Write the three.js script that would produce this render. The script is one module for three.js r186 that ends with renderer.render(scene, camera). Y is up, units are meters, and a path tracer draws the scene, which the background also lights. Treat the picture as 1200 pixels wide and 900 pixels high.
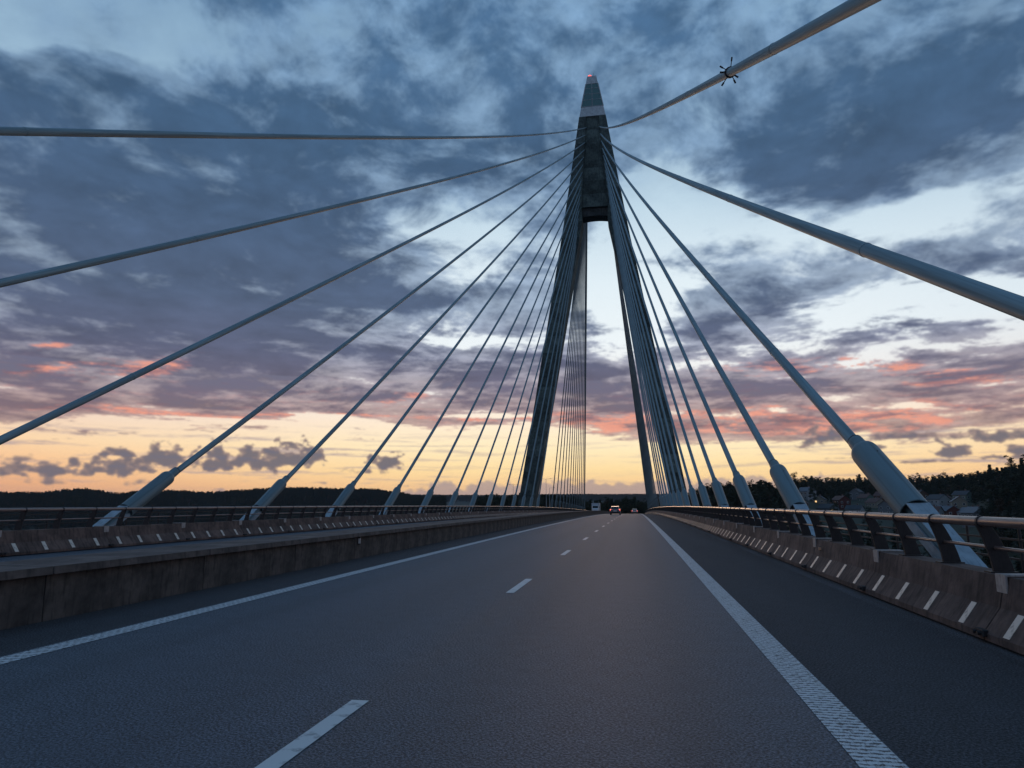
import * as THREE from 'three';
import { mergeGeometries } from 'three/addons/utils/BufferGeometryUtils.js';

// ---------------------------------------------------------------- camera, sky, sun, exposure
const scene = new THREE.Scene();
const renderer = new THREE.WebGLRenderer({ antialias: true });
renderer.setSize(1024, 768);
renderer.toneMapping = THREE.LinearToneMapping;
renderer.toneMappingExposure = 1.08;
renderer.shadowMap.enabled = true;
renderer.shadowMap.type = THREE.PCFSoftShadowMap;

const camera = new THREE.PerspectiveCamera(58.54, 4 / 3, 0.1, 40000);
camera.position.set(0, 1.5, 0);
camera.rotation.order = 'YXZ';
camera.rotation.set(0.1715, 0.1741, -0.003);

// the sun has just gone down behind the far hills: only a faint warm glow is left of it
const SUN_AZ = -3, SUN_EL = 2.5, D2R = Math.PI / 180;
const sunDir = new THREE.Vector3(Math.sin(SUN_AZ * D2R) * Math.cos(SUN_EL * D2R), Math.sin(SUN_EL * D2R), -Math.cos(SUN_AZ * D2R) * Math.cos(SUN_EL * D2R));
const sun = new THREE.DirectionalLight(new THREE.Color(1, 0.62, 0.38), 0.25);
sun.position.copy(sunDir).multiplyScalar(300);
sun.castShadow = true;
sun.shadow.radius = 25;
sun.shadow.mapSize.set(2048, 2048);
Object.assign(sun.shadow.camera, { left: -200, right: 200, top: 150, bottom: -80, near: 1, far: 900 });
scene.add(sun, sun.target);

// ---------------------------------------------------------------- noise
function rng(seed) { let s = seed >>> 0; return () => { s = (s + 0x6D2B79F5) | 0; let t = Math.imul(s ^ (s >>> 15), 1 | s); t = (t + Math.imul(t ^ (t >>> 7), 61 | t)) ^ t; return ((t ^ (t >>> 14)) >>> 0) / 4294967296; }; }
const PERM = new Uint8Array(512), GX = new Float32Array(256), GY = new Float32Array(256);
{
  const r = rng(7), p = [...Array(256).keys()];
  for (let i = 255; i > 0; i--) { const j = Math.floor(r() * (i + 1)); [p[i], p[j]] = [p[j], p[i]]; }
  for (let i = 0; i < 512; i++) PERM[i] = p[i & 255];
  for (let i = 0; i < 256; i++) { const a = r() * Math.PI * 2; GX[i] = Math.cos(a); GY[i] = Math.sin(a); }
}
function noise(x, y) {                                            // gradient noise, about -0.7 to 0.7
  const fx = Math.floor(x), fy = Math.floor(y), ix = fx & 255, iy = fy & 255, dx = x - fx, dy = y - fy;
  const u = dx * dx * dx * (dx * (dx * 6 - 15) + 10), v = dy * dy * dy * (dy * (dy * 6 - 15) + 10);
  const a = PERM[PERM[ix] + iy], b = PERM[PERM[ix + 1] + iy], c = PERM[PERM[ix] + iy + 1], d = PERM[PERM[ix + 1] + iy + 1];
  const na = GX[a] * dx + GY[a] * dy, nb = GX[b] * (dx - 1) + GY[b] * dy, nc = GX[c] * dx + GY[c] * (dy - 1), nd = GX[d] * (dx - 1) + GY[d] * (dy - 1);
  const top = na + (nb - na) * u, low = nc + (nd - nc) * u;
  return (top + (low - top) * v) * 1.4;
}
function fbm(x, y, oct, gain = 0.5) { let s = 0, a = 1, n = 0; for (let i = 0; i < oct; i++) { s += a * noise(x, y); n += a; a *= gain; x = x * 2.03 + 17.3; y = y * 2.03 - 9.1; } return s / n; }
function noiseP(x, y, P) {                                        // the same, repeating after P along x
  const fx = Math.floor(x), fy = Math.floor(y), i0 = ((fx % P) + P) % P, i1 = (i0 + 1) % P, iy = fy & 255, dx = x - fx, dy = y - fy;
  const u = dx * dx * dx * (dx * (dx * 6 - 15) + 10), v = dy * dy * dy * (dy * (dy * 6 - 15) + 10);
  const p0 = PERM[(i0 & 255) + (i0 >> 8)], p1 = PERM[(i1 & 255) + (i1 >> 8)], a = PERM[p0 + iy], b = PERM[p1 + iy], c = PERM[p0 + iy + 1], d = PERM[p1 + iy + 1];
  const na = GX[a] * dx + GY[a] * dy, nb = GX[b] * (dx - 1) + GY[b] * dy, nc = GX[c] * dx + GY[c] * (dy - 1), nd = GX[d] * (dx - 1) + GY[d] * (dy - 1);
  const top = na + (nb - na) * u, low = nc + (nd - nc) * u;
  return (top + (low - top) * v) * 1.4;
}
function fbmP(x, y, P, oct, gain = 0.5) { let s = 0, a = 1, n = 0; for (let i = 0; i < oct; i++) { s += a * noiseP(x, y, P); n += a; a *= gain; x *= 2; P *= 2; y = y * 2 + 7.7; } return s / n; }
const clamp = (x, a = 0, b = 1) => (x < a ? a : x > b ? b : x);
const sstep = (a, b, x) => { const t = clamp((x - a) / (b - a)); return t * t * (3 - 2 * t); };
const lerp = (a, b, t) => a + (b - a) * t;
const lin8 = (c) => { c /= 255; return c <= 0.04045 ? c / 12.92 : Math.pow((c + 0.055) / 1.055, 2.4); };

// ---------------------------------------------------------------- sky: air and clouds after sunset, by direction (azimuth from the road, elevation, degrees)
const BIAS = [[-36.5, 28, 11.84, 2.78, 7, 0.6],[-23.6, 29.7, 3.85, 2.15, 6, 0.25],[-40.6, 20.3, 14.49, 5.67, 11, 0.85],[-29.3, 17.4, 13.37, 5.3, 18, 0.66],[-39.8, 10.5, 14.15, 3.73, 6, 0.42],[-12.2, 36.3, 7.02, 3.99, 1, 0.3],[-12.9, 26.8, 8.17, 3.58, 1, 0.3],[18.4, 25.9, 10.73, 4.53, -8, 0.8],[27, 27.1, 5.62, 3.67, -19, 0.3],[10.7, 35, 9.31, 2.73, -13, 0.15],[16.9, 9, 14.26, 1.28, -3, 0.4],[7.4, 7.3, 14.93, 2.04, -3, 0.4],[8.5, 14.7, 4.49, 3.36, -5, 0.45],[24.2, 17, 5.47, 1.46, -7, 0.45],[-14.3, 10.5, 12.07, 3.2, 1, 0.35],[-8.5, 18, 3.53, 3.49, -1, 0.2],[-1.4, 8.6, 4.18, 2.82, -2, 0.4],[-47.2, 26.7, 2.8, 1.57, 19, 0.15],[23.2, 11.7, 5.06, 0.84, -8, 0.3],[11.4, 17.7, 3.71, 0.91, -7, 0.2],[-7.1, 11.2, 4.27, 2.14, -1, 0.3],[-43, 32.5, 9.51, 1.79, 15, -0.5],[-19.2, 34.5, 5.08, 3.19, 5, -0.35],[-36.3, 29.9, 3.37, 0.57, -11, -0.3],[-16.7, 24, 5.13, 2.66, -23, -0.55],[-12.9, 20.4, 4.2, 3.44, 1, -0.3],[0.8, 19.4, 4.42, 7.5, -4, -0.7],[14.8, 21.2, 11.74, 1.87, -18, -0.55],[20.2, 14.9, 8.09, 2.15, -9, -0.5],[25.1, 20.6, 3.91, 1.7, -14, -0.3],[-10.7, 13.4, 6.41, 1.42, 0, -0.4],[12.8, 11.5, 6.69, 1.45, -5, -0.4],[-9.3, 4.3, 16.33, 1.98, 0, -0.8],[11.7, 3.4, 12.85, 1.64, -2, -0.6],[-39.3, 5.4, 11.96, 0.62, 3, -0.5],[-46.6, 30.1, 1.88, 3.05, 20, -0.3],[7.5, 30.3, 2.47, 1.79, -9, -0.2],[-25, 13.4, 2.67, 0.82, 3, -0.2],[-39.1, 2.8, 13.56, 1.85, 1, -0.7]];
const CORAL = [[-46.7, 10.8, 1.21, 0.29, 8, 1],[-42.4, 9.5, 4.9, 0.54, 6, 0.8],[-37.4, 9.6, 1.7, 0.64, 15, 0.9],[-40, 6.9, 5.92, 0.43, 4, 0.9],[-30.6, 6.7, 6.9, 0.4, 2, 0.7],[-17.9, 8.6, 2.1, 0.49, 1, 0.8],[17, 10.1, 9.69, 0.51, -5, 0.9],[24.8, 8.1, 2.91, 0.59, -6, 0.8],[23.7, 6.7, 2.97, 0.42, -5, 0.7],[12.5, 6, 5.48, 0.72, -3, 1],[19.4, 6.1, 4.33, 0.5, -4, 0.8],[6.1, 6.2, 2.63, 0.55, -2, 0.7],[-1.8, 6.7, 4.88, 0.7, -1, 1],[-12.9, 6.8, 4.98, 0.43, 0, 0.8],[-24.1, 7, 5.38, 0.41, 1, 0.5],[-34.6, 11, 1.79, 0.39, 5, 0.4],[8.9, 9.9, 3.84, 0.54, -4, 0.3],[-44.3, 8, 3.94, 0.36, 5, 0.4]];
const CUMULUS = [[-43.8, 2.3, 2.21, 0.53, 1, 1],[-39.9, 2.5, 3.2, 0.73, 1, 1],[-36.9, 3.1, 1.47, 1.07, 1, 1],[-33.2, 3.1, 1.8, 1.04, 1, 1],[-30.4, 3.1, 2.19, 0.99, 1, 1],[-27.6, 3.5, 2.26, 1.08, 1, 1],[-20.2, 3.2, 1.37, 0.69, 0, 1],[-39.7, 3.5, 1.18, 0.43, 2, 0.9],[22.6, 3.4, 1.11, 0.54, -2, 1],[19.8, 4.6, 3.21, 0.37, -3, 0.6],[25.4, 4.3, 3.31, 0.46, -3, 0.8],[14.2, 4.7, 1.48, 0.78, -2, 0.8],[21.5, 2.8, 2.06, 0.18, -2, 0.6],[25.7, 2.9, 1.87, 0.17, -2, 0.8],[-46.1, 2, 1.39, 0.46, 1, 0.8],[26.5, 3.3, 0.64, 0.4, -3, 0.9],[-38.5, 1.5, 1.64, 0.37, 1, 0.5],[-43.7, 1.5, 1.96, 0.35, 1, 0.5],[-45.7, 3, 1.88, 0.34, 2, 0.5],[-21.9, 2.5, 1.7, 0.34, 0, 0.5],[18.4, 3.9, 1.1, 0.31, -2, 0.6],[15.8, 3.2, 2.3, 0.16, -2, 0.4]];
function field(list, azs, els, a, e) {
  let s = 0;
  for (const b of list) {
    let da = a - b[0]; if (da > 180) da -= 360; else if (da < -180) da += 360;
    const de = e - b[1];
    const x = da * Math.cos(e * D2R), c = Math.cos(b[4] * D2R), n = Math.sin(b[4] * D2R);
    const u = (x * c + de * n) / b[2], v = (-x * n + de * c) / b[3], q = u * u + v * v;
    if (q < 9) s += b[5] * Math.exp(-q * 0.8);
  }
  return s;
}
function grid(list, n = 8) {                                      // sampled every 1/n degree, read bilinearly
  const W = 360 * 2 + 1, step = 0.5, H = 181 * 2;
  const w = Math.round(360 / step) + 1, h = Math.round(90 / step) + 1, g = new Float32Array(w * h);
  for (let j = 0; j < h; j++) for (let i = 0; i < w; i++) g[j * w + i] = field(list, 0, 0, i * step - 180, j * step);
  return (a, e) => {
    const x = clamp((a + 180) / step, 0, w - 1.001), y = clamp(e / step, 0, h - 1.001), i = Math.floor(x), j = Math.floor(y), u = x - i, v = y - j, k = j * w + i;
    return lerp(lerp(g[k], g[k + 1], u), lerp(g[k + w], g[k + w + 1], u), v);
  };
}
function ramp(stops) {                                            // [degrees, r, g, b in sRGB bytes] -> linear colour
  const s = stops.map(([e, r, g, b]) => [e, lin8(r), lin8(g), lin8(b)]);
  return (e, out) => {
    let i = 0; while (i < s.length - 2 && e > s[i + 1][0]) i++;
    const t = clamp((e - s[i][0]) / (s[i + 1][0] - s[i][0]));
    for (let k = 0; k < 3; k++) out[k] = lerp(s[i][k + 1], s[i + 1][k + 1], t);
    return out;
  };
}
const clearGlow = ramp([[0, 240, 188, 142], [1.2, 253, 206, 146], [2.6, 255, 222, 162], [4.5, 255, 234, 190], [6.5, 253, 234, 208], [9, 241, 236, 230], [13, 233, 240, 243], [18, 220, 233, 240], [24, 188, 211, 226], [30, 152, 182, 204], [38, 126, 160, 188], [60, 94, 132, 168], [90, 86, 124, 162]]);
const clearAway = ramp([[0, 206, 148, 126], [1.5, 234, 168, 126], [3, 246, 190, 142], [4.5, 246, 206, 164], [6.5, 234, 206, 190], [9, 218, 212, 214], [13, 204, 218, 228], [18, 192, 211, 224], [24, 168, 194, 213], [30, 146, 176, 200], [38, 122, 156, 186], [60, 94, 132, 168], [90, 86, 124, 162]]);
const clearBack = ramp([[0, 120, 128, 152], [3, 138, 144, 168], [8, 150, 156, 182], [15, 140, 160, 190], [30, 118, 148, 184], [60, 96, 128, 170], [90, 88, 120, 162]]);
const darkCloud = ramp([[0, 132, 118, 116], [2, 112, 106, 116], [4, 118, 104, 110], [6.5, 116, 98, 108], [9, 98, 92, 112], [12, 82, 88, 114], [16, 72, 88, 116], [22, 64, 86, 116], [28, 60, 87, 118], [36, 68, 100, 134], [60, 64, 102, 144], [90, 60, 98, 142]]);
const thinCloud = ramp([[0, 190, 160, 146], [2, 178, 154, 148], [4, 188, 158, 146], [6.5, 182, 150, 146], [9, 160, 146, 154], [12, 146, 150, 170], [16, 138, 156, 180], [22, 128, 152, 180], [28, 118, 147, 178], [36, 120, 152, 184], [60, 96, 136, 178], [90, 90, 130, 176]]);

function makeSky(W) {
  const H = W / 2, data = new Float32Array(W * H * 4), biasAt = grid(BIAS), coralAt = (a, e) => field(CORAL, 0, 0, a, e);
  const cl = [0, 0, 0], ca = [0, 0, 0], cb = [0, 0, 0], dk = [0, 0, 0], th = [0, 0, 0], col = [0, 0, 0];
  const coral = [lin8(240), lin8(156), lin8(130)], coralDeep = [lin8(204), lin8(132), lin8(126)], below = [lin8(52), lin8(62), lin8(78)], cumTop = [lin8(150), lin8(130), lin8(126)], cumDark = [lin8(96), lin8(93), lin8(106)], bankC = [lin8(158), lin8(142), lin8(148)];
  for (let row = 0; row < H; row++) {
    const e = ((row + 0.5) / H - 0.5) * 180;
    for (let c = 0; c < W; c++) {
      const o = (row * W + c) * 4;
      data[o + 3] = 1;
      if (e < -0.3) { data[o] = below[0]; data[o + 1] = below[1]; data[o + 2] = below[2]; continue; }
      const phi = ((c + 0.5) / W - 0.5) * 2 * Math.PI, x = Math.cos(phi), z = Math.sin(phi);   // x right, z toward the viewer
      const az = Math.atan2(x, -z) / D2R, up = Math.max(e, 0), sy = Math.sin(up * D2R), cy = Math.cos(up * D2R);
      let dAz = Math.abs(az - SUN_AZ); if (dAz > 180) dAz = 360 - dAz;
      // clear air: glow toward the sunset, blue away from it
      clearGlow(up, cl); clearAway(up, ca); clearBack(up, cb);
      const g1 = sstep(6, 58, dAz), g2 = sstep(48, 130, dAz);
      // cloud sheet: flat and long toward the horizon, rounder overhead
      const ua = (az + 180) / 360, va = Math.log(up + 4.5);
      const wx = fbmP(ua * 24, va * 4.2 + 3, 24, 2), wz = fbmP(ua * 24 + 0.37, va * 4.2 + 57, 24, 2);
      const qa = ua + wx * 0.006, qv = va + wz * 0.055;
      const big = fbmP(qa * 30, qv * 4.6 + 8.7, 30, 7, 0.55);
      const lumps = fbmP(qa * 72, qv * 12.5 + 2.2, 72, 6, 0.66);
      const soft = fbmP(ua * 48, va * 7 + 20, 48, 5, 0.5);
      const bias = biasAt(az + wx * 4, up + wz * 2.5) * lerp(0.86, 0.74, sstep(24, 9, up));
      const outside = 0.1 * noise(x * 3 + 2, z * 3 + up * 0.06);
      const mixLow = sstep(24, 9, up);
      let dens = big * lerp(0.72, 0.6, mixLow) + lumps * lerp(0.34, 0.76, mixLow) + bias + 0.5 * fbm(az * 0.11 + wx, up * 1.5 + wz * 0.6, 5, 0.58) * sstep(3.5, 6, up) * sstep(16, 9, up) + outside + 0.09;
      dens += lerp(-0.32, 0, sstep(1.5, 7, up)) + 0.18 * sstep(20, 34, up) * sstep(66, 46, up);  // high cover fades out above the view, thinned there to brighten the road
      const cov = Math.max(sstep(lerp(-0.17, -0.1, mixLow), lerp(0.2, 0.1, mixLow), dens), clamp(0.42 + soft * 1.1 + lumps * 0.5, 0, 0.85) * sstep(20, 31, up)), thick = sstep(-0.14, 0.56, dens * 0.74 + soft * 0.46 + lumps * 0.4);
      darkCloud(up, dk); thinCloud(up, th);
      const back = sstep(60, 150, dAz) * 0.25, ripple = 1 + 0.3 * fbmP(qa * 110, qv * 17, 110, 5, 0.6) + 0.22 * soft;
      for (let i = 0; i < 3; i++) {
        let s = lerp(lerp(cl[i], ca[i], g1), cb[i], g2);
        const cloud = lerp(th[i] * lerp(1.12, 0.9, g1), dk[i], thick) * (1 - back * 0.4) * ripple;
        col[i] = lerp(s, cloud, cov * lerp(0.86, 0.97, thick));
      }
      // undersides still lit coral by the set sun
      if (up > 4 && up < 14 && dAz < 75) {
        const streak = fbm(az * 0.3 + wx * 1.2, up * 2.6 + wz * 1.4, 6, 0.6), fine = fbm(az * 1.1 + 5, up * 7 + wz, 4, 0.6);
        const placed = coralAt(az + wx * 5, up + wz * 1.1);
        const m = clamp(sstep(0.25, 1.05, placed * (0.8 + streak * 2.2 + fine * 0.9)) + 0.3 * sstep(0.12, 0.5, streak + fine * 0.4) * sstep(4, 6, up) * sstep(11, 7.5, up)) * sstep(0.0, 0.45, cov) * (1 - 0.55 * sstep(0.5, 0.95, thick));
        for (let i = 0; i < 3; i++) col[i] = lerp(col[i], lerp(coralDeep[i], coral[i], m), m * 0.8);
      }
      // small dark cumulus low over the hills, and a bank on the horizon
      if (up < 7) {
        // thin mauve streaks across the glow
        const veil = fbm(az * 0.09 + 3, up * 2.3 + wz * 0.8, 5, 0.58), fineV = fbm(az * 0.3 + 1, up * 5.5, 4, 0.6), vm = sstep(0.02, 0.42, veil + fineV * 0.4) * sstep(0.8, 2, up) * sstep(7, 4.5, up) * lerp(0.3, 0.75, sstep(4, 24, dAz));
        for (let i = 0; i < 3; i++) col[i] = lerp(col[i], bankC[i] * 1.12, vm);
        const bump = fbm(az * 0.95, up * 1.35 + 11, 5, 0.5), bump2 = fbm(az * 0.55 + 9, up * 0.4, 3);
        let cum = 0;
        if (dAz < 70) {
          for (const b of CUMULUS) {
            const da = (az - b[0]) / (b[2] * 1.12), de = up - b[1];
            if (Math.abs(da) > 2.2 || Math.abs(de) > 3) continue;
            const v = de / (b[3] * 1.2) * (de < 0 ? 1.75 : 1.0);
            cum = Math.max(cum, b[5] * (1.36 - Math.sqrt(da * da + v * v) + bump * 1.5));
          }
        } else cum = 0.9 * (bump2 * 2 + bump - 0.35 - Math.abs(up - 2.6) * 0.35);
        const m = sstep(0.32, 0.62, cum), d = sstep(0.45, 1.0, cum);
        for (let i = 0; i < 3; i++) col[i] = lerp(col[i], lerp(cumTop[i], cumDark[i], d), m * 0.93);
        const top = 0.7 + 0.9 * bump2 + 0.8 * bump + 1.0 * sstep(30, 14, Math.abs(az - 4));
        const bank = sstep(top + 0.1, top - 0.3, up) * 0.72;
        for (let i = 0; i < 3; i++) col[i] = lerp(col[i], bankC[i] * lerp(1, 0.75, g1), bank);
      }
      data[o] = col[0]; data[o + 1] = col[1]; data[o + 2] = col[2];
    }
  }
  const t = new THREE.DataTexture(data, W, H, THREE.RGBAFormat, THREE.FloatType);
  t.mapping = THREE.EquirectangularReflectionMapping;
  t.magFilter = t.minFilter = THREE.LinearFilter;
  t.wrapS = THREE.RepeatWrapping;
  t.needsUpdate = true;
  return t;
}
const skyTexture = makeSky(4096);
scene.background = skyTexture;
scene.environment = skyTexture;

// ---------------------------------------------------------------- helpers
const taken = new Map();
const numbered = (n) => { const k = taken.get(n) ?? 0; taken.set(n, k + 1); return k ? `${n}_${String(k).padStart(3, '0')}` : n; };
const shade = (o) => { o.traverse((m) => { if (m.isMesh) { m.castShadow = true; m.receiveShadow = true; } }); return o; };
function thing(name, label, category, group, pos) {
  const g = new THREE.Group(); g.name = numbered(name); g.userData = { label, category };
  if (group) g.userData.group = group;
  if (pos) g.position.set(...pos);
  scene.add(g); return g;
}
function copyOf(src, label, group) {
  const c = src.clone(); c.name = numbered(src.name.replace(/_\d{3}$/, '')); c.userData = { ...src.userData };
  if (label) c.userData.label = label;
  if (group) c.userData.group = group;
  scene.add(c); return c;
}
function part(name, geo, mat, parent) { const m = new THREE.Mesh(geo, mat); m.name = name; m.castShadow = m.receiveShadow = true; parent.add(m); return m; }
function structure(name, geo, mat) { const m = new THREE.Mesh(geo, mat); m.name = numbered(name); m.userData.kind = 'structure'; m.castShadow = m.receiveShadow = true; scene.add(m); return m; }
const RGB = (r, g, b) => new THREE.Color().setRGB(r, g, b);
function uvMetres(g, s = 1) {                                     // box mapping in metres
  const h = g.index ? g.toNonIndexed() : g; h.computeVertexNormals();
  const p = h.attributes.position, n = h.attributes.normal, uv = new Float32Array(p.count * 2);
  for (let i = 0; i < p.count; i += 3) {
    const ax = Math.abs(n.getX(i) + n.getX(i + 1) + n.getX(i + 2)), ay = Math.abs(n.getY(i) + n.getY(i + 1) + n.getY(i + 2)), az = Math.abs(n.getZ(i) + n.getZ(i + 1) + n.getZ(i + 2));
    for (let k = i; k < i + 3; k++) {
      const X = p.getX(k) * s, Y = p.getY(k) * s, Z = p.getZ(k) * s;
      if (ay >= ax && ay >= az) { uv[k * 2] = X; uv[k * 2 + 1] = Z; } else if (ax >= az) { uv[k * 2] = Z; uv[k * 2 + 1] = Y; } else { uv[k * 2] = X; uv[k * 2 + 1] = Y; }
    }
  }
  h.setAttribute('uv', new THREE.BufferAttribute(uv, 2)); return h;
}
const box = (w, h, d, x = 0, y = 0, z = 0) => new THREE.BoxGeometry(w, h, d).translate(x, y, z);
function bevelBox(w, h, d, b = 0.01, x = 0, y = 0, z = 0) {
  const s = new THREE.Shape([[-w / 2 + b, -h / 2 + b], [w / 2 - b, -h / 2 + b], [w / 2 - b, h / 2 - b], [-w / 2 + b, h / 2 - b]].map((q) => new THREE.Vector2(...q)));
  return new THREE.ExtrudeGeometry(s, { depth: d - 2 * b, bevelThickness: b, bevelSize: b, bevelSegments: 1 }).translate(x, y, z - d / 2 + b);
}
function prism(pts, len, bevel = 0) {                              // profile in x,y swept along z, centred
  const s = new THREE.Shape(pts.map((q) => new THREE.Vector2(...q)));
  const o = bevel ? { depth: len - 2 * bevel, bevelThickness: bevel, bevelSize: bevel, bevelOffset: -bevel, bevelSegments: 1 } : { depth: len, bevelEnabled: false };
  return new THREE.ExtrudeGeometry(s, o).translate(0, 0, -len / 2 + bevel);
}
function hexa(b, t) {                                             // eight corners: four below, four above, both counterclockwise from above
  const c = [...b, ...t], f = [[0, 3, 2, 1], [4, 5, 6, 7], [0, 1, 5, 4], [1, 2, 6, 5], [2, 3, 7, 6], [3, 0, 4, 7]], p = [];
  for (const q of f) for (const k of [0, 1, 2, 0, 2, 3]) p.push(...c[q[k]]);
  const g = new THREE.BufferGeometry(); g.setAttribute('position', new THREE.Float32BufferAttribute(p, 3)); g.computeVertexNormals(); return uvMetres(g);
}
const along = (g, a, b) => {                                      // a shape built up the y axis, laid from a towards b
  const q = new THREE.Quaternion().setFromUnitVectors(new THREE.Vector3(0, 1, 0), b.clone().sub(a).normalize());
  return g.applyQuaternion(q).translate(a.x, a.y, a.z);
};
const bar = (a, b, r, n = 10, r2 = r) => { const A = new THREE.Vector3(...a), B = new THREE.Vector3(...b), L = A.distanceTo(B); return along(new THREE.CylinderGeometry(r2, r, L, n).translate(0, L / 2, 0), A, B); };
const merge = (l) => mergeGeometries(l.map((g) => { const h = g.index ? g.toNonIndexed() : g; for (const k of Object.keys(h.attributes)) if (!['position', 'normal', 'uv'].includes(k)) h.deleteAttribute(k); return h; }));

// ---------------------------------------------------------------- textures and materials
function tex(n, fn, srgb) {
  const d = new Uint8Array(n * n * 4);
  for (let j = 0; j < n; j++) for (let i = 0; i < n; i++) { const c = fn(i / n, j / n, i, j), o = (j * n + i) * 4; d[o] = clamp(c[0]) * 255; d[o + 1] = clamp(c[1]) * 255; d[o + 2] = clamp(c[2]) * 255; d[o + 3] = 255; }
  const t = new THREE.DataTexture(d, n, n); t.wrapS = t.wrapT = THREE.RepeatWrapping; t.magFilter = THREE.LinearFilter; t.minFilter = THREE.LinearMipmapLinearFilter; t.generateMipmaps = true;
  if (srgb) t.colorSpace = THREE.SRGBColorSpace; t.needsUpdate = true; return t;
}
const rep = (t, x, y = x) => { const c = t.clone(); c.repeat.set(x, y); c.needsUpdate = true; return c; };
const tile = (u, v, P, o, g) => { let s = 0, a = 1, n = 0, y = v * P, Q = P; for (let i = 0; i < o; i++) { const Y = y % Q; s += a * lerp(noiseP(u * Q, Y, Q), noiseP(u * Q, Y - Q, Q), sstep(0.6, 1, Y / Q)); n += a; a *= g; Q *= 2; y *= 2; } return s / n; };
const rA = rng(11);
const speck = new Float32Array(1024 * 1024); for (let i = 0; i < speck.length; i++) speck[i] = rA();
const asphaltMap = tex(1024, (u, v, i, j) => {
  const s = speck[j * 1024 + i] * 0.4 + speck[(j >> 1) * 1024 + (i >> 1)] * 0.6, g = tile(u, v, 110, 2, 0.8), n = tile(u, v, 10, 4, 0.6), w = 0.66 + n * 0.1 + (s - 0.5) * 0.5 + g * 0.95 + (s > 0.86 ? 0.25 : 0);
  return [w * 0.985, w, w * 1.015];
}, true);
const asphaltBump = tex(1024, (u, v, i, j) => { const s = speck[(j >> 1) * 1024 + (i >> 1)] * 0.4 + 0.3 + tile(u, v, 110, 2, 0.8) * 0.5; return [s, s, s]; });
const concreteMap = tex(1024, (u, v, i, j) => {
  const a = tile(u, v, 4, 6, 0.6), b = tile(u + 0.3, v, 16, 4, 0.6), r = tile(u, v * 0.15, 32, 3, 0.6), pit = speck[j * 1024 + i] > 0.992 ? -0.18 : 0, w = 0.76 + a * 0.42 + b * 0.2 + Math.min(0, r) * 0.4 + pit;
  return [w, w * (0.985 - a * 0.02), w * (0.97 - a * 0.05)];
}, true);
const concreteBump = tex(512, (u, v, i, j) => { const b = 0.5 + tile(u, v, 8, 6, 0.65) * 0.6 - (speck[j * 1024 + i] > 0.985 ? 0.3 : 0); return [b, b, b]; });
const paintMap = tex(512, (u, v, i, j) => { const a = tile(u, v, 6, 6, 0.62), w = 0.93 - Math.max(0, a - 0.12) * 0.75 - Math.max(0, speck[j * 1024 + i] - 0.93) * 1.5; return [w, w, w * 0.99]; }, true);
const rumbleMap = tex(1024, (u, v, i, j) => {                       // one tile: 0.27 m across, 2.16 m along: raised dabs of paint, worn and uneven
  const n = tile(u, v, 6, 6, 0.62), n2 = tile(u, v * 1, 24, 4, 0.6), row = v * 34 + noise(u * 4, v * 30) * 0.22, k = Math.floor(row), f = row - k, uu = u * 3 + (k % 2) * 0.5 + n * 0.25, gu = Math.abs(uu - Math.floor(uu) - 0.5);
  const gap = (f > 0.6 + n2 * 0.5 ? 0.58 : 0) * (gu < 0.34 + n2 * 0.5 ? 1 : 0.3), w = 0.95 - gap - Math.max(0, n2 - 0.1) * 0.8 - Math.max(0, n - 0.1) * 0.5;
  return [w, w, w];
}, true);
const metalMap = tex(512, (u, v, i, j) => { const a = tile(u, v, 5, 6, 0.62), st = tile(u, v * 0.1, 24, 3, 0.6), w = 0.86 + a * 0.16 - Math.max(0, st - 0.1) * 0.35; return [w, w, w]; }, true);
const softMap = tex(256, (u, v) => { const w = 0.88 + tile(u, v, 6, 5, 0.6) * 0.26 + Math.min(0, tile(u * 1, v, 16, 2, 0.5)) * 0.2; return [w, w, w]; }, true);
const metalRough = tex(512, (u, v) => { const a = 0.75 + tile(u, v, 7, 5, 0.6) * 0.4; return [a, a, a]; });
const std = (o) => new THREE.MeshStandardMaterial(o);
const pylonTone = (k) => std({ color: RGB(0.165 * k, 0.24 * k, 0.232 * k), map: rep(concreteMap, 1 / (7 + k * 2)), bumpMap: rep(concreteBump, 1 / 4), bumpScale: 0.008, roughness: 0.9 });
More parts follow.
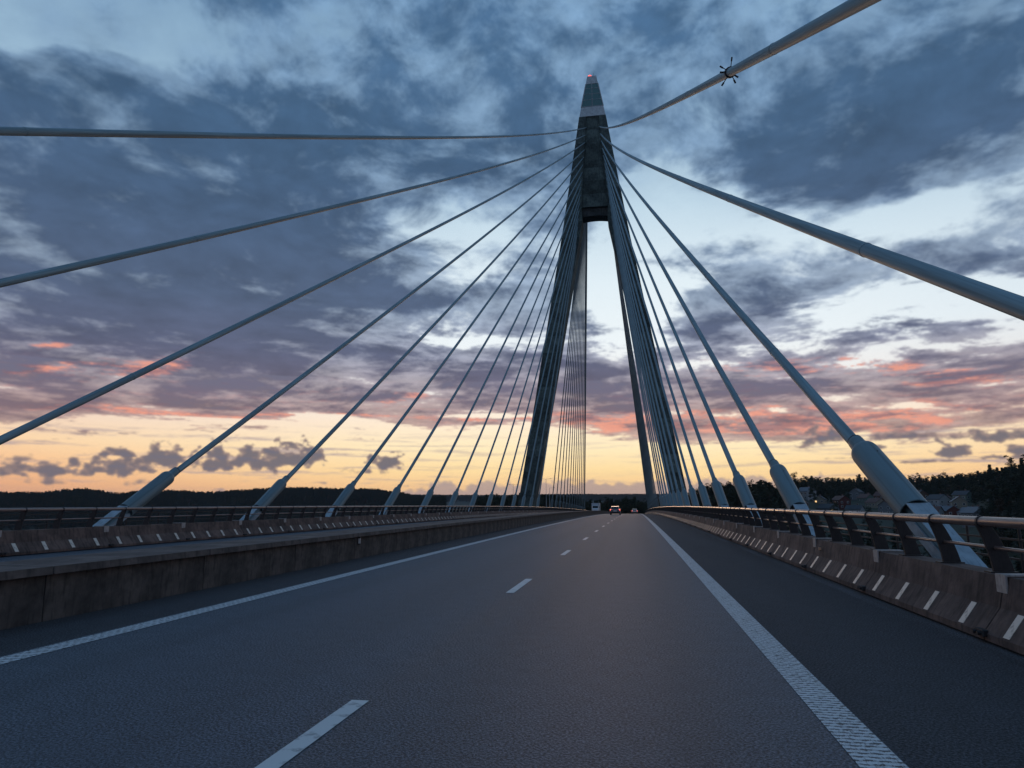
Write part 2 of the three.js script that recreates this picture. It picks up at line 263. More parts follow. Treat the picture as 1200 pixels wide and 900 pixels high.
const M = {
  tones: [0.72, 0.9, 1.05, 1.22].map(pylonTone),
  lane: std({ color: RGB(0.15, 0.182, 0.226), map: rep(asphaltMap, 1 / 2.2), bumpMap: rep(asphaltBump, 1 / 2.2), bumpScale: 0.009, roughness: 0.62, vertexColors: true }),
  shoulder: std({ color: RGB(0.074, 0.085, 0.1), map: rep(asphaltMap, 1 / 2.2), bumpMap: rep(asphaltBump, 1 / 2.2), bumpScale: 0.008, roughness: 0.88, vertexColors: true }),
  line: std({ color: RGB(0.72, 0.74, 0.75), map: rep(rumbleMap, 1 / 0.27, 1 / 2.16), bumpMap: rep(rumbleMap, 1 / 0.27, 1 / 2.16), bumpScale: 0.004, roughness: 0.6 }),
  paint: std({ color: RGB(0.72, 0.73, 0.73), map: rep(paintMap, 1 / 0.7), roughness: 0.6 }),
  barrier: std({ color: RGB(0.215, 0.15, 0.13), map: rep(concreteMap, 1 / 2.6), bumpMap: rep(concreteBump, 1 / 0.9), bumpScale: 0.006, roughness: 0.88 }),
  barrierB: std({ color: RGB(0.205, 0.145, 0.127), map: rep(concreteMap, 1 / 3.3), bumpMap: rep(concreteBump, 1 / 0.8), bumpScale: 0.006, roughness: 0.88 }),
  median: std({ color: RGB(0.13, 0.115, 0.108), map: rep(concreteMap, 1 / 2.4), bumpMap: rep(concreteBump, 1 / 1.1), bumpScale: 0.008, roughness: 0.9 }),
  cap: std({ color: RGB(0.16, 0.138, 0.13), map: rep(concreteMap, 1 / 3.1), bumpMap: rep(concreteBump, 1 / 0.9), bumpScale: 0.004, roughness: 0.85 }),
  strip: std({ color: RGB(0.78, 0.69, 0.6), map: rep(paintMap, 1 / 0.5), roughness: 0.45 }),
  jointBox: std({ color: RGB(0.5, 0.45, 0.42), map: rep(metalMap, 1 / 0.6), roughness: 0.6 }),
  darkSteel: std({ color: RGB(0.03, 0.03, 0.033), roughness: 0.55, metalness: 0.2 }),
  rail: std({ color: RGB(0.36, 0.27, 0.24), map: rep(metalMap, 1 / 0.8, 1 / 0.8), roughness: 0.42, roughnessMap: metalRough, metalness: 0.55 }),
  post: std({ color: RGB(0.05, 0.043, 0.042), map: rep(metalMap, 1 / 0.5), roughness: 0.6, metalness: 0.1 }),
  cable: std({ color: RGB(0.25, 0.37, 0.41), map: rep(softMap, 6, 1), roughness: 0.55, metalness: 0.05 }),
  socket: std({ color: RGB(0.19, 0.285, 0.315), map: rep(metalMap, 1 / 1.4), roughness: 0.5, metalness: 0.05, bumpMap: rep(concreteBump, 1 / 1.2), bumpScale: 0.002 }),
  bracket: std({ color: RGB(0.4, 0.5, 0.56), map: rep(metalMap, 1 / 1.2), roughness: 0.5 }),
  pylon: std({ color: RGB(0.135, 0.165, 0.168), map: rep(concreteMap, 1 / 9), bumpMap: rep(concreteBump, 1 / 4), bumpScale: 0.008, roughness: 0.9 }),
  pylonPanel: std({ color: RGB(0.155, 0.19, 0.19), map: rep(concreteMap, 1 / 6), bumpMap: rep(concreteBump, 1 / 3), bumpScale: 0.008, roughness: 0.9 }),
  lanternBand: std({ color: RGB(0.7, 0.78, 0.8), map: rep(metalMap, 1 / 4), roughness: 0.5 }),
  lanternFrame: std({ color: RGB(0.42, 0.46, 0.48), roughness: 0.5 }),
  lanternGlass: new THREE.MeshPhysicalMaterial({ color: RGB(0.07, 0.17, 0.16), roughness: 0.22, metalness: 0.0, clearcoat: 0.6, clearcoatRoughness: 0.1 }),
  red: std({ color: RGB(0.3, 0.02, 0.02), emissive: RGB(1, 0.16, 0.14), emissiveIntensity: 1.4, roughness: 0.4 }),
  deck: std({ color: RGB(0.14, 0.15, 0.16), map: rep(metalMap, 1 / 5), roughness: 0.7 }),
  ledge: std({ color: RGB(0.2, 0.19, 0.19), map: rep(concreteMap, 1 / 3), roughness: 0.9 }),
};
const V = (x, y, d) => new THREE.Vector3(x, y, -d);

// ---------------------------------------------------------------- the bridge: road and deck (d: metres ahead along the road; the deck is gently arched)
const K = 4.2e-5, deckY = (d) => -K * d * d, tilt = (d) => -2 * K * d;
const C = -7.14, HALF = 12.36, D = 156.4, END = 292;
const DL = []; for (let d = -14; d < END; d += d < 60 ? 1 : 2.5) DL.push(d); DL.push(END);
function sheet(x0, x1, y, d0, d1, { nx = 1, colour } = {}) {
  const ds = [d0, ...DL.filter((d) => d > d0 + 0.01 && d < d1 - 0.01), d1], p = [], uv = [], c = [], idx = [];
  ds.forEach((d) => { for (let i = 0; i <= nx; i++) { const x = lerp(x0, x1, i / nx); p.push(x, deckY(d) + y, -d); uv.push(x, d); if (colour) c.push(...colour(x, d)); } });
  for (let j = 0; j < ds.length - 1; j++) for (let i = 0; i < nx; i++) { const a = j * (nx + 1) + i, b = a + 1, e = a + nx + 1, f = e + 1; idx.push(a, b, f, a, f, e); }
  const g = new THREE.BufferGeometry(); g.setAttribute('position', new THREE.Float32BufferAttribute(p, 3)); g.setAttribute('uv', new THREE.Float32BufferAttribute(uv, 2));
  if (colour) g.setAttribute('color', new THREE.Float32BufferAttribute(c, 3));
  g.setIndex(idx); g.computeVertexNormals(); return g;
}
function sweep(pts, d0, d1) {                                      // closed profile swept along the deck
  const ds = [d0, ...DL.filter((d, i) => d > d0 && d < d1 && i % 4 === 0), d1], p = [], n = pts.length, idx = [];
  ds.forEach((d) => pts.forEach(([x, y]) => p.push(x, deckY(d) + y, -d)));
  for (let j = 0; j < ds.length - 1; j++) for (let i = 0; i < n; i++) { const a = j * n + i, b = j * n + ((i + 1) % n); idx.push(a, b, b + n, a, b + n, a + n); }
  for (let i = 1; i < n - 1; i++) { idx.push(0, i + 1, i); const q = (ds.length - 1) * n; idx.push(q, q + i, q + i + 1); }
  const g = new THREE.BufferGeometry(); g.setAttribute('position', new THREE.Float32BufferAttribute(p, 3)); g.setIndex(idx); return uvMetres(g);
}
// asphalt: polished wheel tracks, tar along the seam between the lanes, patches
const laneColour = (x, d) => {
  let w = 1 + 0.1 * fbm(x * 0.5, d * 0.05, 3) + 0.07 * fbm(x * 2.5 + 9, d * 0.12, 3);
  for (const t of [-5.1, -3.3, -1.3, 0.4]) w *= 1 - 0.13 * Math.exp(-(((x - t) / 0.34) ** 2)) * (1 + fbm(x, d * 0.06 + t, 2));
  const seam = Math.exp(-(((x + 2.0 - 0.05 * noise(d * 0.12, 3)) / 0.2) ** 2)) * clamp(0.55 + fbm(4, d * 0.16, 3) * 1.3);
  return [w * lerp(1, 1.28, seam), w * lerp(1, 0.96, seam), w * lerp(1, 0.82, seam)];
};
const shoulderColour = (x, d) => { const w = 1 + 0.28 * fbm(x * 1.1, d * 0.13, 4) + 0.2 * fbm(x * 4, d * 0.3 + 5, 3); return [w, w, w]; };
const gutterColour = (x, d) => { const w = 1.5 + 1.6 * fbm(x * 3, d * 0.3, 4) + 0.5 * fbm(x * 9, d * 1.4, 3); return [w, w, w * 0.98]; };
const road = structure('road', sheet(-6.3, 1.5, 0, -14, END, { nx: 44, colour: laneColour }), M.lane);
structure('shoulder', sheet(1.5, 3.42, 0, -14, END, { nx: 8, colour: shoulderColour }), M.shoulder);
structure('gutter', sheet(3.42, 3.78, 0, -14, END, { nx: 8, colour: gutterColour }), M.shoulder);
structure('inner_shoulder', sheet(-7.85, -6.3, 0, -14, END, { nx: 6, colour: shoulderColour }), M.shoulder);
const RAISE = 0.08;
const carriageway = structure('carriageway', sheet(-17.4, -8.7, RAISE, -14, END, { nx: 16, colour: shoulderColour }), M.lane);
part('edge_line', sheet(1.22, 1.49, 0.005, -14, END), M.line, road);
part('edge_line', sheet(-6.24, -5.97, 0.005, -14, END), M.line, road);
for (let e = 5.33; e < 240; e += 8.7) part('lane_dash', sheet(-2.2, -2.06, 0.005, e - 2.2, e), M.paint, road);
part('edge_line', sheet(-15.2, -15.0, RAISE + 0.005, -14, END), M.paint, carriageway);
part('edge_line', sheet(-9.9, -9.7, RAISE + 0.005, -14, END), M.paint, carriageway);
for (let e = 3; e < 240; e += 8.7) part('lane_dash', sheet(-13.1, -12.96, RAISE + 0.005, e - 2.2, e), M.paint, carriageway);
structure('bridge_deck', sweep([[C - 13.9, -0.03], [C - 13.9, -0.5], [C - 8, -2.6], [C + 8, -2.6], [C + 13.9, -0.5], [C + 13.9, -0.03]], -14, END), M.deck);
structure('deck_ledge', sweep([[4.0, -0.02], [7.0, -0.02], [7.0, 0.06], [4.0, 0.06]], -14, END), M.ledge);
structure('deck_ledge', sweep([[-21.2, -0.02], [-17.6, -0.02], [-17.6, 0.12], [-21.2, 0.12]], -14, END), M.ledge);

// ---------------------------------------------------------------- barriers with handrails, built in 4 m lengths
const SEG = 4, JOINT = 0.56;
const faceX = (y) => (y < 0.1 ? -0.27 : y < 0.36 ? lerp(-0.27, -0.08, (y - 0.1) / 0.26) : lerp(-0.08, 0, (y - 0.36) / 0.33));
const barrierProfile = [[-0.27, 0.025], [-0.27, 0.1], [-0.08, 0.36], [0, 0.69], [0.34, 0.69], [0.34, 0.025]];
const bodyGeos = [0, 1, 2].map((k) => { const g = uvMetres(prism(barrierProfile, SEG - 0.016, 0.006)); const uv = g.attributes.uv; for (let i = 0; i < uv.count; i++) uv.setXY(i, uv.getX(i) + k * 1.37, uv.getY(i) + k * 0.71); return g; });
const stripGeo = (() => {                                          // a white strip laid up the sloping face
  const y0 = 0.115, y1 = 0.345, w = 0.062, t = 0.005, n = [-0.26 / 0.322 * t, 0.19 / 0.322 * t], a = faceX(y0), b = faceX(y1);
  return hexa([[a, y0, w], [a + n[0], y0 + n[1], w], [a + n[0], y0 + n[1], -w], [a, y0, -w]].map((q) => q), [[b, y1, w], [b + n[0], y1 + n[1], w], [b + n[0], y1 + n[1], -w], [b, y1, -w]]);
})();
const boxGeo = uvMetres(merge([bevelBox(0.4, 0.025, 0.22, 0.006, 0.16, 0.705, 0), bevelBox(0.025, 0.19, 0.22, 0.006, -0.03, 0.615, 0)]));
const clampGeo = uvMetres(merge([bevelBox(0.06, 0.07, 0.2, 0.01, -0.285, 0.1, 0), new THREE.CylinderGeometry(0.022, 0.022, 0.06, 8).rotateZ(Math.PI / 2).translate(-0.32, 0.1, 0.05), new THREE.CylinderGeometry(0.022, 0.022, 0.06, 8).rotateZ(Math.PI / 2).translate(-0.32, 0.1, -0.05)]));
const RAILX = 0.05, RAILY = 1.27;
const postGeo = (() => {                                           // a leaning, tapering plate with a curved inner edge, foot plate below
  const s = new THREE.Shape(); s.moveTo(0.12, 0); s.lineTo(0.33, 0); s.quadraticCurveTo(0.27, 0.3, 0.125, 0.55); s.lineTo(-0.02, 0.55); s.quadraticCurveTo(0.09, 0.3, 0.12, 0);
  const g = new THREE.ExtrudeGeometry(s, { depth: 0.035, bevelThickness: 0.004, bevelSize: 0.004, bevelSegments: 1, curveSegments: 5 }).translate(0, 0.69, -0.0175);
  return uvMetres(merge([g, box(0.3, 0.015, 0.16, 0.2, 0.6985, 0)]));
})();
const collarGeo = new THREE.CylinderGeometry(0.068, 0.068, 0.035, 16).rotateX(Math.PI / 2).translate(RAILX, RAILY, 0);
const topRailGeo = new THREE.CylinderGeometry(0.058, 0.058, SEG, 16, 1).rotateX(Math.PI / 2).translate(RAILX, RAILY, 0);
const midRailGeo = new THREE.CylinderGeometry(0.023, 0.023, SEG, 10, 1).rotateX(Math.PI / 2).translate(0.155, 0.97, 0);
const capGeo = new THREE.CylinderGeometry(0.02, 0.02, 0.01, 8);
function makeBarrier(label, group, mat, geo) {
  const t = thing('concrete_barrier', label, 'barrier', group);
  part('body', geo, mat, t);
  for (let k = 0; k < 4; k++) part('white_strip', stripGeo, M.strip, t).position.z = -1.55 + k;
  part('joint_cover', boxGeo, M.jointBox, t).position.z = SEG / 2;
  part('joint_clamp', clampGeo, M.darkSteel, t).position.z = SEG / 2 - 0.02;
  return t;
}
function makeRail(label, group) {
  const t = thing('handrail', label, 'handrail', group);
  part('top_rail', topRailGeo, M.rail, t); part('middle_rail', midRailGeo, M.rail, t);
  for (let k = 0; k < 3; k++) { const p = part('post', postGeo, M.post, t); p.position.z = -1.333 + k * 1.333 + 0.2; part('collar', collarGeo, M.darkSteel, p); }
  return t;
}
const rB = rng(5);
for (const [x, turn, y, from, bl, bg, rl, rg] of [
  [3.95, 0, 0, -11.44, 'brown concrete barrier length with white strips beside the wide dark shoulder', 'barrier lengths along the shoulder', 'round brown handrail length on slanted posts above the shoulder barrier', 'handrail lengths along the shoulder'],
  [-17.35, Math.PI, RAISE, 8.56, 'brown concrete barrier length with white strips beyond the opposite carriageway', 'barrier lengths along the opposite carriageway', 'round handrail length on slanted posts beyond the opposite carriageway', 'handrail lengths along the opposite carriageway']]) {
  const protos = [0, 1, 2, 3].map((k) => null);
  let rail0 = null, n = 0;
  for (let d = from + SEG / 2; d < 286; d += SEG, n++) {
    const k = n % 4, o = protos[k] ? copyOf(protos[k]) : (protos[k] = makeBarrier(bl, bg, k % 2 ? M.barrierB : M.barrier, bodyGeos[k % 3]));
    o.position.set(x + (rB() - 0.5) * 0.012, deckY(d) + y, -d); o.rotation.set(tilt(d), turn + (rB() - 0.5) * 0.002, 0);
    const r = rail0 ? copyOf(rail0) : (rail0 = makeRail(rl, rg));
    r.position.set(x, deckY(d) + y, -d); r.rotation.set(tilt(d), turn, 0);
  }
}
// the wall between the carriageways: rough body, projecting cap
{
  const L = 3.4, bodyG = uvMetres(prism([[-0.57, -0.02], [-0.56, 0.6], [0.56, 0.6], [0.57, -0.02]], L - 0.02)), capG = uvMetres(prism([[-0.67, 0.6], [-0.66, 0.7], [0.66, 0.7], [0.67, 0.6]], L - 0.012, 0.012));
  const grooveG = uvMetres(merge([box(0.008, 0.58, 0.008, 0.565, 0.3, 0)]));
  let proto = null;
  for (let d = -5.53 + L / 2; d < 286; d += L) {
    let o = proto && copyOf(proto);
    if (!o) { o = proto = thing('median_barrier', 'low grey concrete wall length with projecting cap between the carriageways', 'wall', 'wall lengths between the carriageways'); part('body', bodyG, M.median, o); part('cap', capG, M.cap, o); part('joint', grooveG, M.darkSteel, o).position.z = L / 2; }
    o.position.set(-8.18, deckY(d), -d); o.rotation.x = tilt(d);
  }
}
// thin fences along the outer edges of the deck
for (const [x, label] of [[6.8, 'thin steel edge fence on the deck outside the shoulder cables'], [-21.0, 'thin steel edge fence on the deck outside the opposite cables']]) {
  const t = thing('edge_fence', label, 'fence', null), pg = bar([0, 0, 0], [0, 1.1, 0], 0.025, 6);
  for (let d = 2; d < 160; d += 2) part('post', pg, M.post, t).position.set(x, deckY(d) + 0.05, -d);
  for (const y of [0.45, 0.8, 1.14]) part('wire', sweep([[x - 0.018, y], [x + 0.018, y], [x + 0.018, y + 0.036], [x - 0.018, y + 0.036]], -8, 200), M.post, t);
}
// small fittings on the walls
function reflector(label, pos, h, mat) {
  const t = thing('road_reflector', label, 'reflector', null, pos);
  part('plate', bevelBox(0.02, h, 0.07, 0.004, 0, h / 2, 0), M.darkSteel, t); part('lens', bevelBox(0.014, h * 0.6, 0.05, 0.003, 0, h * 0.52, 0.012), mat, t);
}
const white = std({ color: RGB(0.8, 0.79, 0.76), roughness: 0.35 }), amber = std({ color: RGB(0.75, 0.42, 0.25), roughness: 0.3 });
{
  const t = thing('road_reflector', 'small white reflector post clipped to the central wall', 'reflector', null, [-7.57, deckY(18.5) + 0.38, -18.5]);
  part('plate', bevelBox(0.05, 0.26, 0.09, 0.008, 0, 0.13, 0), M.darkSteel, t); part('lens', bevelBox(0.06, 0.14, 0.02, 0.004, 0.01, 0.1, 0.052), white, t);
  const a = thing('road_reflector', 'small amber reflector on the shoulder barrier face', 'reflector', null, [3.86, deckY(15.9) + 0.48, -15.9]);
  part('plate', bevelBox(0.03, 0.09, 0.06, 0.006, 0, 0.045, 0), M.darkSteel, a); part('lens', bevelBox(0.05, 0.06, 0.02, 0.004, -0.012, 0.045, 0.035), amber, a);
}

// ---------------------------------------------------------------- the pylon
{
  const P = thing('bridge_pylon', 'tall A-shaped dark concrete pylon with glazed lantern top', 'pylon', null, [C, 0, -D]);
  const F = 0.7, B = -4.4;                                       // front and back faces
  const legOut = (y) => (y > 65.5 ? lerp(7.8, 3.25, (y - 65.5) / 29.6) : lerp(18.5, 7.8, (y - 3.5) / 62)), legIn = (y) => lerp(15.2, 2.75, (y - 1.9) / 67.5);
  const panel = (y) => lerp(3.3, 1.55, (y - 70) / 25.1);           // half width of the sheet between the legs
  const lift = 4;                                                 // formwork lifts: each cast block a little proud or shy of the next
  const rP = rng(23);
  for (const s of [-1, 1]) {
    let y = -52;
    const leg = new THREE.Group(); leg.name = 'leg'; P.add(leg);
    while (y < 95) {
      const y2 = Math.min(y < 1 ? y + 12 : y + lift, 95.1), j = (rP() - 0.5) * 0.03;
      const inn = (q) => (q >= 69.4 ? panel(q) : legIn(Math.max(q, -52)));
      const a0 = s * inn(y), a1 = s * inn(y2 - 0.03), b0 = s * (legOut(y) + j), b1 = s * (legOut(y2 - 0.03) + j), f = F + j;
      const q = (x0, x1, yy) => (s > 0 ? [[x0, yy, f], [x1, yy, f], [x1, yy, B], [x0, yy, B]] : [[x1, yy, f], [x0, yy, f], [x0, yy, B], [x1, yy, B]]);
      part('block', hexa(q(a0, b0, y), q(a1, b1, y2 - 0.03)), M.tones[Math.floor(rP() * 3.99)], leg);
      y = y2;
    }
  }
  const wall = new THREE.Group(); wall.name = 'head_wall'; P.add(wall);
  for (let y = 71.6; y < 95; y += 3.36) {
    const y2 = Math.min(y + 3.33, 95.1), w0 = panel(y) - 0.02, w1 = panel(y2) - 0.02, f = 0.28 + (rP() - 0.5) * 0.05;
    part('block', hexa([[-w0, y, f], [w0, y, f], [w0, y, -4], [-w0, y, -4]], [[-w1, y2, f], [w1, y2, f], [w1, y2, -4], [-w1, y2, -4]]), M.tones[Math.floor(rP() * 3.99)], wall);
  }
  // cross beam: shallow arch below
  {
    const s = new THREE.Shape(); s.moveTo(-3.6, 69.2); s.quadraticCurveTo(0, 70.0, 3.6, 69.2); s.lineTo(3.3, 71.55); s.lineTo(-3.3, 71.55);
    part('cross_beam', uvMetres(new THREE.ExtrudeGeometry(s, { depth: 3.6, bevelEnabled: false, curveSegments: 10 }).translate(0, 0, -4)), M.pylon, P);
  }
  // lantern: pale band, glazing in a tapering frame, pale top, red lamp
  const hw = (y) => lerp(3.2, 1.1, (y - 95.1) / 11.9), zc = -1.85, zh = (y) => lerp(2.45, 0.95, (y - 95.1) / 11.9);
  const ring = (y, y2, g) => hexa([[-hw(y) - g, y, zc + zh(y) + g], [hw(y) + g, y, zc + zh(y) + g], [hw(y) + g, y, zc - zh(y) - g], [-hw(y) - g, y, zc - zh(y) - g]], [[-hw(y2) - g, y2, zc + zh(y2) + g], [hw(y2) + g, y2, zc + zh(y2) + g], [hw(y2) + g, y2, zc - zh(y2) - g], [-hw(y2) - g, y2, zc - zh(y2) - g]]);
  const lantern = new THREE.Group(); lantern.name = 'lantern'; P.add(lantern);
  part('band', ring(95.15, 97.85, 0), M.lanternBand, lantern);
  part('core', ring(97.86, 104.55, -0.25), M.darkSteel, lantern);
  part('band', ring(104.6, 106.9, 0), M.lanternBand, lantern);
  const rows = [97.95, 99.9, 101.6, 103.2, 104.55];
  for (let r = 0; r < 4; r++) {
    const y = rows[r] + 0.06, y2 = rows[r + 1] - 0.06;
    for (const side of [0, 1, 2, 3]) for (const h of [-1, 1]) {
      const at = (yy, t, out) => { const w = hw(yy), z = zh(yy); return side === 0 ? [t * w, yy, zc + z + out] : side === 1 ? [w + out, yy, zc - t * z] : side === 2 ? [-t * w, yy, zc - z - out] : [-w - out, yy, zc + t * z]; };
      const t0 = h < 0 ? -0.94 : 0.04, t1 = h < 0 ? -0.04 : 0.94;
      part('pane', hexa([at(y, t0, 0), at(y, t1, 0), at(y, t1, -0.06), at(y, t0, -0.06)], [at(y2, t0, 0), at(y2, t1, 0), at(y2, t1, -0.06), at(y2, t0, -0.06)]), M.lanternGlass, lantern);
    }
  }
  const fr = [];
  for (const sx of [-1, 0, 1]) for (const sz of [-1, 0, 1]) if (sx || sz) fr.push(bar([sx * hw(97.85), 97.85, zc + sz * zh(97.85)], [sx * hw(104.6), 104.6, zc + sz * zh(104.6)], sx && sz ? 0.13 : 0.07, 6));
  for (const y of rows.slice(0, 4)) { const w = hw(y), z = zh(y); for (const [a, b] of [[[-w, y, zc + z], [w, y, zc + z]], [[w, y, zc + z], [w, y, zc - z]], [[w, y, zc - z], [-w, y, zc - z]], [[-w, y, zc - z], [-w, y, zc + z]]]) fr.push(bar(a, b, 0.06, 6)); }
  part('frame', merge(fr), M.lanternFrame, lantern);
  part('red_lamp', new THREE.SphereGeometry(0.36, 12, 8).scale(1.3, 0.8, 1).translate(-0.5, 107.1, -1.2), M.red, P);
  part('lamp_base', merge([new THREE.CylinderGeometry(0.25, 0.3, 0.16, 10).translate(-0.5, 106.92, -1.2), bar([0.4, 106.9, -1.8], [0.4, 108.2, -1.8], 0.03, 6)]), M.darkSteel, P);
}

// ---------------------------------------------------------------- stay cables with their sockets and anchor brackets
const ordinal = ['first', 'second', 'third', 'fourth', 'fifth', 'sixth', 'seventh', 'eighth', 'ninth', 'tenth', 'eleventh', 'twelfth', 'thirteenth', 'fourteenth', 'fifteenth', 'sixteenth'];
const neckGeo = new THREE.LatheGeometry([[0.19, -0.05], [0.182, 0.1], [0.172, 0.38], [0.155, 0.42], [0.001, 0.42]].map((q) => new THREE.Vector2(...q)), 20).translate(0, 4.95, 0);
const ringGeo = new THREE.CylinderGeometry(0.168, 0.168, 0.07, 20).translate(0, 5.34, 0);
const coverGeo = new THREE.LatheGeometry([[0.001, 2.5], [0.24, 2.5], [0.265, 2.3], [0.3, 2.3], [0.3, 4.72], [0.285, 4.82], [0.245, 4.9], [0.19, 4.93], [0.001, 4.93]].map((q) => new THREE.Vector2(...q)), 28);
const boltGeo = new THREE.SphereGeometry(0.016, 8, 6).translate(0.05, 4.3, 0.296);
const bracketParts = (() => {                                    // cheek plates, a broad cover plate on top, stiffeners and the inner pipe, all along the cable's line
  const cheek = (x) => prism([[-0.05, -0.6], [0.2, -0.3], [0.2, 2.26], [0.1, 2.28], [-0.02, 2.0], [-0.05, 0.6]].map(([z, y]) => [-z, y]), 0.03).rotateY(-Math.PI / 2).translate(x, 0, 0);
  return { plate: uvMetres(bevelBox(0.42, 2.6, 0.03, 0.006, 0, 0.98, 0.225)), cheeks: [-0.17, 0.17].map((x) => uvMetres(cheek(x))), pipe: new THREE.CylinderGeometry(0.15, 0.15, 2.4, 16).translate(0, 1.35, -0.02) };
})();
const cable0 = [];
function stay(a, b, R, sag, label, group, bands, main) {
  const dir = b.clone().sub(a).normalize(), t = thing('stay_cable', label, 'cable', group, a.toArray());
  const pts = [], n = 22, L = a.distanceTo(b), from = 5.0;
  for (let i = 0; i <= n; i++) { const s = lerp(from / L, 1, i / n), p = b.clone().sub(a).multiplyScalar(s); const w = (s * L - 3.55) / (L - 3.55); p.y -= 4 * sag * (L / 180) ** 2 * w * (1 - w); pts.push(p); }
  const g = new THREE.TubeGeometry(new THREE.CatmullRomCurve3(pts), 44, R, main ? 14 : 8);
  part('sheath', g, M.cable, t);
  // upright frame for the end fittings: y along the cable, x across the bridge
  const yA = dir, xA = new THREE.Vector3(1, 0, 0).addScaledVector(dir, -dir.x).normalize(), zA = new THREE.Vector3().crossVectors(xA, yA), m = new THREE.Matrix4().makeBasis(xA, yA, zA), q = new THREE.Quaternion().setFromRotationMatrix(m);
  const put = (name, geo, mat, parent = t) => { const o = part(name, geo, mat, parent); if (parent === t) o.quaternion.copy(q); return o; };
  const cover = put('socket_cover', coverGeo, M.socket); part('neck', neckGeo, M.socket, cover); part('clamp_ring', ringGeo, M.darkSteel, cover);
  if (main) part('screw', boltGeo, M.darkSteel, cover);
  const br = put('anchor_bracket', bracketParts.plate, M.bracket);
  for (const c of bracketParts.cheeks) part('cheek_plate', c, M.bracket, br);
  part('pipe', bracketParts.pipe, M.socket, br);
  for (const s of bands ?? []) { const i = s * n, p = pts[Math.floor(i)].clone().lerp(pts[Math.min(n, Math.floor(i) + 1)], i % 1), w = pts[Math.min(n, Math.floor(i) + 1)]; part('joint_band', bar(p.toArray(), p.clone().add(w.clone().sub(p).normalize().multiplyScalar(0.09)).toArray(), R * 1.045, 16), M.cable, t); }
  return { t, pts };
}
const S = 9.653, Z0 = -3.747;
const tops = {};
for (const s of [1, -1]) for (let i = 0; i < 16; i++) {
  const z = Z0 + i * S, A = V(C + s * HALF, deckY(z) + 1.947, z), B = V(C + s * (1.611 + 0.192 * i), 92.267 - 1.929 * i, D - 0.3);
  const dir = B.clone().sub(A).normalize(), foot = A.clone().addScaledVector(dir, -3.55);
  const side = s > 0 ? 'over the handrail beside the shoulder' : 'beyond the opposite carriageway';
  const r = stay(foot, B, s > 0 && i < 4 ? 0.14 : 0.13, 1.29, `grey stay cable ${side}, ${ordinal[15 - i]} out from the pylon leg`, s > 0 ? 'stay cables along the shoulder' : 'stay cables along the opposite carriageway', i < 4 ? [0.045, 0.12, 0.2] : null, i < 8);
  if (s > 0 && i === 0) tops.first = r;
}
for (const s of [1, -1]) for (let j = 0; j < 13; j++) {            // the side span behind the pylon
  const z = 165 + 9.1 * j, A = V(C + s * HALF, deckY(z) + 1.947, z), B = V(C + s * (1.611 + 0.23 * (12 - j)), 91.2 - 2.3 * (12 - j), D + 3.9);
  const dir = B.clone().sub(A).normalize(), foot = A.clone().addScaledVector(dir, -3.55);
  stay(foot, B, j === 12 ? 0.24 : 0.12, 0.5, `stay cable behind the pylon ${s > 0 ? 'on the shoulder side' : 'on the opposite carriageway side'}, ${ordinal[j]} from the leg`, 'stay cables behind the pylon', null, false);
}
// the spiked clamp on the longest cable
{
  const { t, pts } = tops.first, s = 0.15 * 22, p = pts[Math.floor(s)].clone().lerp(pts[Math.floor(s) + 1], s % 1).add(t.position), dir = pts[3].clone().sub(pts[2]).normalize();
  const o = thing('spiked_clamp', 'black clamp with radiating spikes gripping the longest stay cable', 'clamp', null, p.toArray());
  o.quaternion.setFromUnitVectors(new THREE.Vector3(0, 1, 0), dir);
  part('collar', new THREE.LatheGeometry([[0.142, -0.07], [0.18, -0.07], [0.18, 0.07], [0.142, 0.07]].map((q) => new THREE.Vector2(...q)), 16), M.darkSteel, o);
  for (let k = 0; k < 7; k++) { const a = k / 7 * Math.PI * 2 + 0.3 + (k % 3) * 0.2, c = Math.cos(a), n = Math.sin(a), l = 0.3 + 0.07 * ((k * 2) % 3); part('spike', merge([bar([c * 0.15, 0, n * 0.15], [c * l, 0.05, n * l], 0.016, 6), bar([c * (l - 0.1), 0.04, n * (l - 0.1)], [c * (l + 0.02), 0.06, n * (l + 0.02)], 0.03, 6)]), M.darkSteel, o); }
}

// ---------------------------------------------------------------- land and water
// skyline of the hills with their trees: [azimuth, elevation] in degrees; distance of the crest and of the shore by azimuth
const SKYLINE = [[-54.54, 0.62],[-49.07, 0.64],[-46.44, 0.71],[-44.09, 0.77],[-41.63, 1.05],[-39.51, 0.67],[-38.44, 0.85],[-36.23, 0.98],[-33.9, 0.8],[-30.28, 1.07],[-27.77, 1.2],[-23.85, 1.14],[-21.16, 1.07],[-19.1, 0.8],[-17.02, 0.45],[-14.93, 0.44],[-12.83, 0.78],[-10.01, 0.98],[-7.19, 1.03],[-5.44, 0.81],[-3.69, 0.8],[-0.24, 0.85],[2.48, 0.9],[4.49, 1.09],[7.12, 1.33],[9.67, 1.49],[11.52, 1.4],[13.36, 1.76],[16.26, 1.52],[17.95, 1.67],[19.57, 1.52],[21.16, 1.61],[22.2, 1.7],[23.71, 1.78],[24.7, 2.04],[26.61, 2.33],[30.16, 2.73],[34.76, 2.26]];
const tab = (t, a) => { if (a <= t[0][0]) return t[0][1]; for (let i = 1; i < t.length; i++) if (a <= t[i][0]) return lerp(t[i - 1][1], t[i][1], (a - t[i - 1][0]) / (t[i][0] - t[i - 1][0])); return t[t.length - 1][1]; };
const CREST = [[-90, 1700], [-20, 1600], [-17.5, 1500], [-16.5, 1300], [-14.5, 700], [-12, 520], [-6, 470], [3, 430], [8, 400], [11, 420], [12.3, 640], [14, 800], [22, 850], [24.5, 660], [27, 500], [40, 420], [90, 420]];
